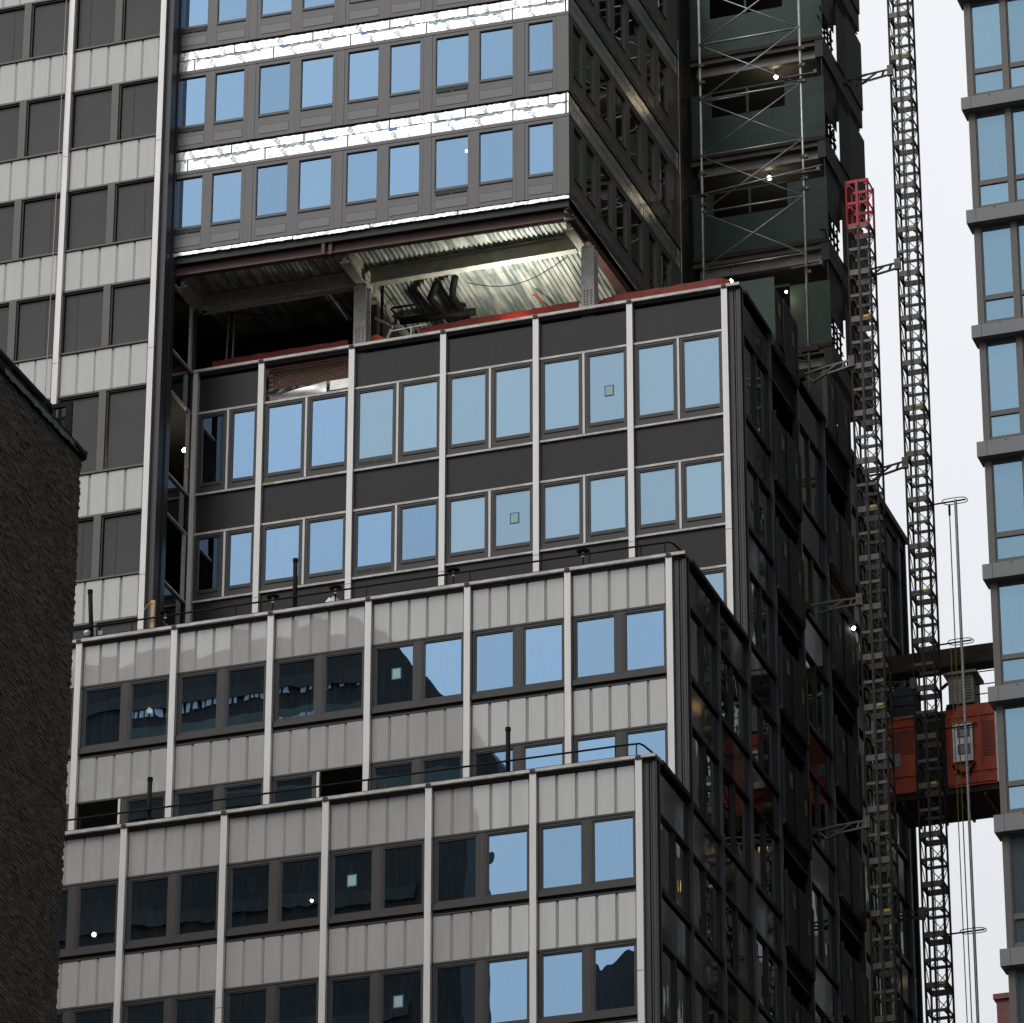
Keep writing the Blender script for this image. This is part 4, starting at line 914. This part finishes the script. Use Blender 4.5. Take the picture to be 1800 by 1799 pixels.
# pipes and clutter under the lit ceiling
def pipe(label, pts, r, mat='black_iron'): return tag(part('ceiling_pipe', MB().tube(pts, r, 9), mat, None, smooth=True), label, 'pipe', 'pipes under the lit ceiling')
pipe('left of two parallel black pipes running back under the lit ceiling', [(-8.95, 9.6, 21.62), (-9.30, 10.1, 21.5), (-9.28, 10.5, 21.5), (-9.18, 12.6, 21.5)], .10)
pipe('right of two parallel black pipes running back under the lit ceiling', [(-8.35, 9.55, 21.75), (-8.55, 9.9, 21.5), (-8.66, 10.2, 21.5), (-8.74, 12.4, 21.5)], .10)
pipe('thick black pipe crossing under the lit ceiling', [(-10.55, 11.0, 21.42), (-8.3, 11.15, 21.42)], .12)
pipe('thin black pipe left of the thick crossing pipe', [(-10.6, 10.35, 21.5), (-10.56, 11.9, 21.5)], .035)
pipe('thin short black branch pipe above the crossing pipe', [(-10.57, 10.4, 21.55), (-9.8, 10.42, 21.55)], .035)
pipe('small red-tipped sprinkler pipe under the right ceiling', [(-6.5, 11.03, 21.6), (-6.35, 11.66, 21.6), (-6.2, 12.4, 21.6)], .03, 'net_red')
pipe('pale bent plastic drain pipe beside the middle column', [(-10.72, 9.4, 20.73), (-10.2, 9.4, 20.36), (-10.36, 9.4, 20.0), (-10.5, 9.4, 19.1)], .045, 'pvc')
pipe('black upright pipe behind the middle column', [(-10.55, 9.5, 19.06), (-10.55, 9.5, 21.9)], .045)
def sag(label, a, b_, d_, r=.014):
    a, b_ = Vector(a), Vector(b_); tag(part('hanging_cable', MB().tube([a.lerp(b_, k / 12) - Vector((0, 0, d_ * math.sin(math.pi * k / 12))) for k in range(13)], r, 5), 'black_iron', None), label, 'cable', 'cables under the open floor')
sag('slack black cable under the lit ceiling right of the crossing pipe', (-8.2, 10.2, 21.85), (-5.0, 9.6, 21.8), .45); sag('slack black cable in the dark left opening', (-15.4, 9.0, 21.6), (-11.2, 9.1, 21.5), .4); sag('loose black cable hanging beside the middle column', (-10.5, 9.0, 21.7), (-9.9, 9.05, 19.6), .15)
# rope on the left wing
tag(part('hanging_rope', MB().tube([(-19.41, 6.22, 34), (-19.44, 6.22, 25), (-19.5, 6.22, 17.5)], .012, 5), 'rope', None), 'thin pale rope hanging down the light left wing', 'rope')

# ------------------------------------------------------------------ lit bulbs
def bulb(p, label, r=.055, mat='bulb'):
    r *= .72
    t = thing('hanging_bulb', label, 'light bulb', p, 'lit construction bulbs')
    part('glass_globe', MB().lathe([(.001, -r), (r * .38, -r * .92), (r * .7, -r * .7), (r * .92, -r * .38), (r, 0), (r * .92, r * .38), (r * .7, r * .7), (r * .35, r * 1.05)], p, 16), mat, t, smooth=True)
    part('socket', MB().lathe([(r * .45, r * 1.1), (r * .5, r * 2.4)], p, 8), 'black_iron', t); part('cord', MB().tube([(p[0], p[1], p[2] + r * 2.4), (p[0], p[1], p[2] + .5)], .008, 4), 'black_iron', t)
bulb((-15.85, 3.0, -2.75 + 2.9), 'lit bulb behind the lowest block glass next to the brick wall', .09, 'bulb_white')
bulb((-9.79, 3.0, .32), 'lit bulb behind the lowest block glass, third bay from the left', .07, 'bulb_white')
bulb((-15.51, 5.3, 7.42), 'warm glowing bulb behind the middle block glass at the far left', .11, 'bulb')
bulb((-7.83, 9.0, 25.5), 'lit bulb behind a blue window of the foil banded block', .07, 'bulb_white')
bulb((-1.348, 19.2, 32.55), 'lit bulb in the upper green plywood opening', .09); bulb((-1.64, 19.2, 29.02), 'lit bulb in the lower green plywood opening', .10)
bulb((-.09, 9.35, 20.02), 'lit bulb at the right corner of the dark roof edge', .08); bulb((-.88, 18.0, 24.3), 'lit bulb between the green plywood panels above the dark roof', .06)
bulb((-16.6, 9.6, 17.55), 'lit bulb inside the recessed wall between left wing and dark storeys', .09, 'bulb_white'); bulb((.55, 19.2, 13.55), 'lit bulb on the dark side wall behind the red-topped mast', .07, 'bulb_white')
for p_, w_ in (((-1.348, 19.2, 32.55), 10), ((-1.64, 19.2, 29.02), 10), ((-.09, 9.35, 20.02), 1.5), ((-.88, 18.0, 24.3), 5), ((-16.6, 9.6, 17.55), 6)):
    bl_ = bpy.data.lights.new('bulb_light', 'POINT'); bl_.energy = w_; bl_.shadow_soft_size = .06; bl_.color = (1, .8, .5)
    bo_ = bpy.data.objects.new('bulb_light', bl_); COL.objects.link(bo_); bo_.location = (p_[0], p_[1] - .02, p_[2] - .09)
    ow_ = min((o for o in bpy.data.objects if o.name.startswith('hanging_bulb')), key=lambda o: (WLOC[o][0] - Vector(p_)).length); bo_.parent = ow_; bo_.matrix_parent_inverse = Matrix.Translation(-WLOC[ow_][0])
# floodlight that lights the ceiling of the open floor
wl_ = thing('work_light', 'work light behind the roof edge under the brightest part of the ceiling', 'lamp', (-6.3, 9.35, 19.06))
part('stand', MB().tube([(-6.3, 9.35, 19.06), (-6.3, 9.35, 19.4)], .02, 6).box(-6.5, -6.1, 9.25, 9.45, 19.06, 19.09), 'black_iron', wl_); part('lamp_head', MB().box(-6.45, -6.15, 9.25, 9.45, 19.38, 19.42), 'bulb', wl_)
ld = bpy.data.lights.new('work_light_lamp', 'AREA'); ld.energy = 230; ld.size = .4; ld.color = (1.0, .97, .86); lo = bpy.data.objects.new('work_light_lamp', ld); COL.objects.link(lo); lo.location = (-6.3, 9.35, 19.45); lo.rotation_euler = (R(180), 0, 0); lo.parent = wl_; lo.matrix_parent_inverse = Matrix.Translation(-Vector((-6.3, 9.35, 19.06)))

# ------------------------------------------------------------------ glass building on the right
gb = thing('glass_building', 'grey building with tall blue windows and projecting floor ledges at right', 'building', (13, 20, gz))
FG = Face(0, 0, 0)
gl_ = [(18.45 + 3.34 * 3, 18.80 + 3.34 * 3), (18.45 + 6.68, 18.8 + 6.68), (18.45 + 3.34, 18.80 + 3.34), (18.45, 18.80), (15.11, 15.49), (11.82, 12.17), (8.49, 8.90), (5.14, 5.54), (1.87, 2.26), (-1.53, -1.09), (-4.93, -4.50), (-8.3, -7.9), (-11.6, -11.2)]
GX0, GX1 = 9.03, 18.0
for k in range(len(gl_) - 1):
    zt, zb = gl_[k][0], gl_[k + 1][1]; h = zt - zb
    def gbx(name, mat, x0, x1, y0, y1, a, b_, par=gb):
        me = cached((name, mat, round(x1-x0, 2), round(y1-y0, 3), round(b_-a, 2)), lambda: MB().box(0, x1-x0, 0, y1-y0, 0, b_-a).data(name, mat)); return add(name, me, par, (x0, y0, a))
    led = gbx('ledge', 'g_ledge', GX0 - .13, GX1, -.22, .4, gl_[k + 1][0], gl_[k + 1][1])
    gbx('ledge_joint', 'frame_black', GX0 + .12, GX0 + .13, -.222, -.2, gl_[k + 1][0], gl_[k + 1][1], led)
    gbx('ledge_bolt', 'frame_black', 9.62, 9.66, -.222, -.2, gl_[k + 1][1] - .06, gl_[k + 1][1] - .02, led)
    gbx('corner_pier', 'g_frame', GX0, GX0 + .17, 0, .3, zb, zt)
    x = GX0 + .17; j = 0
    for wd in (.79, .85, .79, .85, .79, .85, .79, .85):
        tr0, tr1 = zb + h * .27, zb + h * .316
        wo_ = add('window', cached(('gwin', wd, round(h, 2)), lambda: MB().ring(0, wd, 0, h, .03, .03, h * .07, .05, .03, .12).box(.03, wd - .03, .03, .12, tr0 - zb, tr1 - zb).data('window', 'g_frame')), gb, (x, 0, zb))
        for (a, b_) in ((zb + h * .07, tr0), (tr1, zt - .05)):
            add('pane', cached(('gpane', wd, round(b_ - a, 2)), lambda: MB().box(-(wd - .06)/2, (wd - .06)/2, 0, .015, -(b_-a)/2, (b_-a)/2).data('pane', 'glass_right')), wo_, (x + wd/2, .075, (a + b_)/2), rx=R(random.uniform(-.1, .1)), ry=R(random.uniform(-.05, .05)))
        if j % 2 == 0 or random.random() < .5:
            cw = random.uniform(.25, .45); cm = MB(); n_ = 14
            for q in range(n_ + 1): cm.v += [(cw * q / n_, .03 * math.sin(q * 1.9), zb + .1), (cw * q / n_ * .9, .03 * math.sin(q * 1.9), zt - .15 - random.uniform(0, .2))]
            for q in range(n_): cm.f.append((2*q, 2*q + 2, 2*q + 3, 2*q + 1))
            part('curtain', cm, 'curtain', wo_, (x + random.uniform(.02, .4), .30, 0))
        x += wd; j += 1
        gbx('mullion', 'g_frame', x, x + (.15 if j % 2 else .25), -.01, .25, zb, zt); x += .15 if j % 2 else .25
    part('floor_slab', MB().box(GX0 + .2, GX1, .35, 12, gl_[k + 1][0] + .05, gl_[k + 1][1] - .03), 'slab', gb)
part('inner_wall', MB().box(GX0 + .2, GX1, 5, 5.2, -12, 28), 'dark_interior', gb)
part('side_wall', MB().box(GX0 + .02, GX0 + .2, .31, 75, gz, 62), 'g_side', gb); part('front_wall', MB().box(GX0 + .02, GX1, 0, .3, 28.5, 62), 'g_frame', gb); part('base_wall', MB().box(GX0, GX1, .02, .3, gz, -11.6), 'g_frame', gb)
for y_, z_, w_ in ((32.1, 17.7, .5), (32.8, 17.8, .3), (33.5, 13.0, .25), (34.1, 13.4, .3), (34.8, 13.6, .25), (36.2, 13.9, .25), (39.3, 15.6, .6), (40.5, 16.0, .4), (58.0, 22.8, .5), (58.6, 17.7, .4), (30.7, 10.9, .25), (37.3, 14.1, .2)):
    part('lit_window', MB().box(GX0 - .01, GX0 + .01, y_, y_ + w_, z_, z_ + .35), 'warm_window', gb)
for k in range(14):
    for j_ in range(9):
        if random.random() < .6: add('side_window', cached('gsw', lambda: MB().box(-.02, 0, 0, 1.3, 0, 1.8).data('side_window', 'far_glass')), gb, (GX0 + .015, 18 + k * 3.1, 2 + j_ * 3.34))
part('roof', MB().box(GX0 + .02, GX1, .3, 75, 62, 62.3), 'roof_tar', gb); part('far_wall', MB().box(GX1, GX1 + .2, 0, 75, gz, 62), 'g_side', gb); part('back_wall', MB().box(GX0 + .2, GX1, 74.8, 75, gz, 62), 'g_side', gb)

# ------------------------------------------------------------------ old brick building at the left, near
HX, HY = -1.706, -30.0
hb = thing('brick_building', 'dark old brick building at the left edge, close to the viewer', 'building', (-5, -40, gz))
bw_ = MB()
for r_ in range(215):
    z = -4.06 - r_ * .0762; off = .11 if r_ % 2 else 0.0; head = (r_ % 6 == 5)
    L_ = .102 if head else .212; k = 0; y = HY + random.uniform(-.03, .025)
    while y > HY - 5.2:
        y2 = y - L_ * (1 if k or not off else .5) ; k += 1
        if random.random() > .012:
            d_ = random.gauss(0, .0035) + (.008 if random.random() < .06 else 0); t_ = random.uniform(-.006, .006)
            i0 = len(bw_.v); j_ = lambda: random.uniform(-.004, .004)
            bw_.v += [(HX - .05, y, z - .066), (HX - .05, y2, z - .066), (HX - .05, y2, z), (HX - .05, y, z), (HX + d_ + t_, y + j_(), z - .066 + j_()), (HX + d_ - t_, y2 + j_(), z - .066 + j_()), (HX + d_ - t_, y2 + j_(), z + j_()), (HX + d_ + t_, y + j_(), z + j_())]
            bw_.f += [(i0+4, i0+7, i0+6, i0+5), (i0, i0+4, i0+5, i0+1), (i0+3, i0+2, i0+6, i0+7), (i0, i0+3, i0+7, i0+4), (i0+1, i0+5, i0+6, i0+2)]
        y = y2 - .011
bwo = part('brickwork', bw_, 'old_brick', hb); bwo['kind'] = 'stuff'
part('side_wall', MB().box(HX - .3, HX - .014, HY - 14, HY - .03, -20, -4.0), 'old_mortar', hb)
part('side_wall', MB().box(HX - 8, HX, -62, HY - 14, gz, -3.98), 'old_brick', hb); part('side_wall', MB().box(HX - 8, HX - .02, HY - 14, HY - .05, gz, -4.0), 'old_brick', hb); part('side_wall', MB().box(HX - .3, HX, HY - 14, HY - .02, gz, -19.98), 'old_brick', hb)
cpg = MB(); n_ = 50
for k in range(n_ + 1):
    y = HY + .12 - 14 * k / n_; w1, w2 = random.uniform(-.03, .03), random.uniform(-.02, .02)
    cpg.v += [(HX + .05 + w2, y, -4.02 + w1), (HX + .07 + w2, y, -3.86 + w2), (HX - .4, y, -3.84), (HX - .4, y, -4.0)]
for k in range(n_):
    a = 4 * k
    for q in range(4): cpg.f.append((a + q, a + (q + 1) % 4, a + 4 + (q + 1) % 4, a + 4 + q))
cpg.f += [(3, 2, 1, 0), tuple(4 * n_ + q for q in range(4))]
part('tar_coping', cpg, 'black_iron', hb)
pt = MB(); n_ = 40
for k in range(n_ + 1):
    y = HY - .3 - 3.4 * k / n_; pt.v += [(HX + .075, y, -4.04 + random.uniform(-.035, .02)), (HX + .08, y, -3.93 + random.uniform(-.012, .012))]
for k in range(n_): pt.f.append((2*k, 2*k + 1, 2*k + 3, 2*k + 2))
part('torn_membrane', pt, 'membrane_teal', hb)
for y0, y1, z in ((HY - .05, HY - .55, -4.02),): part('corner_lump', MB().tube([(HX - .05, HY + .05, -4.0), (HX + .02, HY - .1, -3.97), (HX + .02, HY - .5, -3.95)], .10, 7), 'black_iron', hb)
rl = thing('roof_pipe', 'black pipe lying above the near brick building roof edge', 'pipe', (HX - .1, -34, -3.8))
part('pipe', MB().tube([(HX - .1, HY - 1.4, -3.60), (HX - .1, -46, -3.60)], .10, 10), 'black_iron', rl, smooth=True); part('bracket', MB().box(HX - .2, HX + .0, -33.9, -33.8, -3.85, -3.6).box(HX - .2, HX, -31.8, -31.7, -3.85, -3.6), 'black_iron', rl)
gd = thing('mesh_guard', 'black steel guard frame with mesh on the near brick building corner', 'guard', (-2.05, -30.3, -3.85))
part('guard_frame', MB().ring(-2.33, -1.80, -3.88, -2.95, .05, .13, .05, .09, -30.34, -30.27).box(-2.20, -2.16, -30.33, -30.28, -3.83, -3.04).box(-2.28, -1.93, -30.33, -30.28, -3.28, -3.24), 'black_iron', gd)
ms_ = MB()
for k in range(9): ms_.bar((-2.28 + k * .045, -30.30, -3.83), (-2.28 + k * .045 + .0, -30.30, -3.28), .012)
for k in range(12): ms_.bar((-2.28, -30.31, -3.83 + k * .047), (-1.93, -30.31, -3.83 + k * .047 + .02), .012)
part('mesh', ms_, 'black_iron', gd); part('plate', MB().box(-2.33, -2.17, -30.27, -30.25, -3.3, -3.0), 'black_iron', gd)

# ------------------------------------------------------------------ small red building far behind, and the towers across the street that the glass reflects
rbld = thing('red_brick_building', 'small far red brick building at the lower right corner', 'building', (-3, 62, gz))
part('wall', MB().box(-5.15, 6, 60, 66, gz, 17.2), 'red_brick_far', rbld); part('parapet', MB().box(-5.25, 6.1, 59.9, 66.1, 17.2, 17.4), 'red_brick_far', rbld)
def facade_tower(label, sil, y, yb, zlow, name, win):
    t = thing(name, label, 'building', ((sil[0][0] + sil[-1][0]) / 2, (y + yb) / 2, gz))
    mb = MB(); k = len(sil)
    prof = [(sil[0][0], gz)] + sil + [(sil[-1][0], gz)]
    nn = len(prof); mb.v = [(x, y, z) for x, z in prof] + [(x, yb, z) for x, z in prof]
    mb.f = [tuple(range(nn)), tuple(range(2 * nn - 1, nn - 1, -1))] + [(i, i + nn, (i + 1) % nn + nn, (i + 1) % nn) for i in range(nn)]
    part('wall', mb, 'tower_far', t)
    if win:
        wm = cached(('twin', win), lambda: MB().box(0, win[0], -.03, .03, 0, win[1]).data('window', 'far_glass'))
        lim = lambda x: min(max(min(a[1], b_[1]) if a[0] <= x <= b_[0] else -99 for a, b_ in [p]) if p[0][0] <= x <= p[1][0] else 99 for p in zip(sil[:-1], sil[1:]))
        z = zlow
        while z < max(p[1] for p in sil) - win[1] - 1:
            x = sil[0][0] + 1
            while x < sil[-1][0] - win[0] - .5:
                if z + win[1] + .8 < min(lim(x), lim(x + win[0])): add('window', wm, t, (x, y, z))
                x += win[0] * 1.35
            z += win[1] * 1.9
    return t
rt_ = facade_tower('dark tower across the street mirrored in the lower left windows', [(-48, 24.0), (-21.3, 24.2), (-20.3, 23.5), (-19.9, 23.0), (-18.1, 21.0), (-17.7, 20.9), (-16.2, 18.6), (-15.9, 16.0), (-15.6, 14.2), (-15.3, 13.9), (-15.3, 8.0), (-15.3, -10)], -30.0, -32.5, 6.0, 'reflected_tower', None)
for k in range(9):
    bz = 22.9 - k * 2.1
    add('storey_band', cached('sband', lambda: MB().box(0, 26, 0, .12, 0, .45).data('storey_band', 'band_pale')), rt_, (-46.5 if bz > 18 else -43, -29.99, bz - .8))
for k in range(34):
    if random.random() < .5: add('lit_pane', cached('lpane', lambda: MB().box(0, .7, 0, .03, 0, .9).data('lit_pane', 'tape_dull')), rt_, (-44 + random.uniform(0, 26), -29.985, random.choice((6.2, 8.3, 10.4, 12.5, 14.6, 16.7))))
glint_slat = MB().box(0, .14, 0, .06, 0, .30).data('louvre_or_glint', 'plastic_white')  # white-painted slats stand in for bright window glints on the mirrored tower
for k in range(40):
    if random.random() < .85: add('louvre_or_glint', glint_slat, rt_, (-29.6 + k * .225, -29.99, 21.75 + .006 * k + random.choice((0, 0, .05))))
for k in range(14): add('louvre_or_glint', glint_slat, rt_, (-25.2 + k * .2, -29.99, 20.75))
for k in range(16): add('louvre_or_glint', glint_slat, rt_, (-33 + k * .3, -29.99, 19.1))
for k in range(5): add('louvre_or_glint', glint_slat, rt_, (-23.1 + k * .36, -29.99, 19.8))
band = MB().box(0, 9.2, 0, .05, 0, .9).data('teal_band', 'tape_dull')
add('teal_band', band, rt_, (-29.8, -29.99, 20.5)); add('teal_band', band, rt_, (-39.5, -29.99, 19.2)); add('teal_band', band, rt_, (-26.5, -29.99, 17.6))
facade_tower('tall dark block behind the viewer mirrored at the lower right windows', [(-47.0, 46), (-46.6, 52.0), (-44, 53.0), (-30, 52.0), (-25.5, 53.5), (-25.0, 58.0), (-8, 58.0), (-7.9, 30)], -140.0, -165.0, 0.0, 'reflected_block', None)

facade_tower('tall dark block added beside the viewer on the right, outside the frame, shading the side wall', [(21.0, 44), (50, 44)], -12.0, -42.0, 0.0, 'added_shade_block', None)  # unseen block put in to keep daylight off the right-hand faces
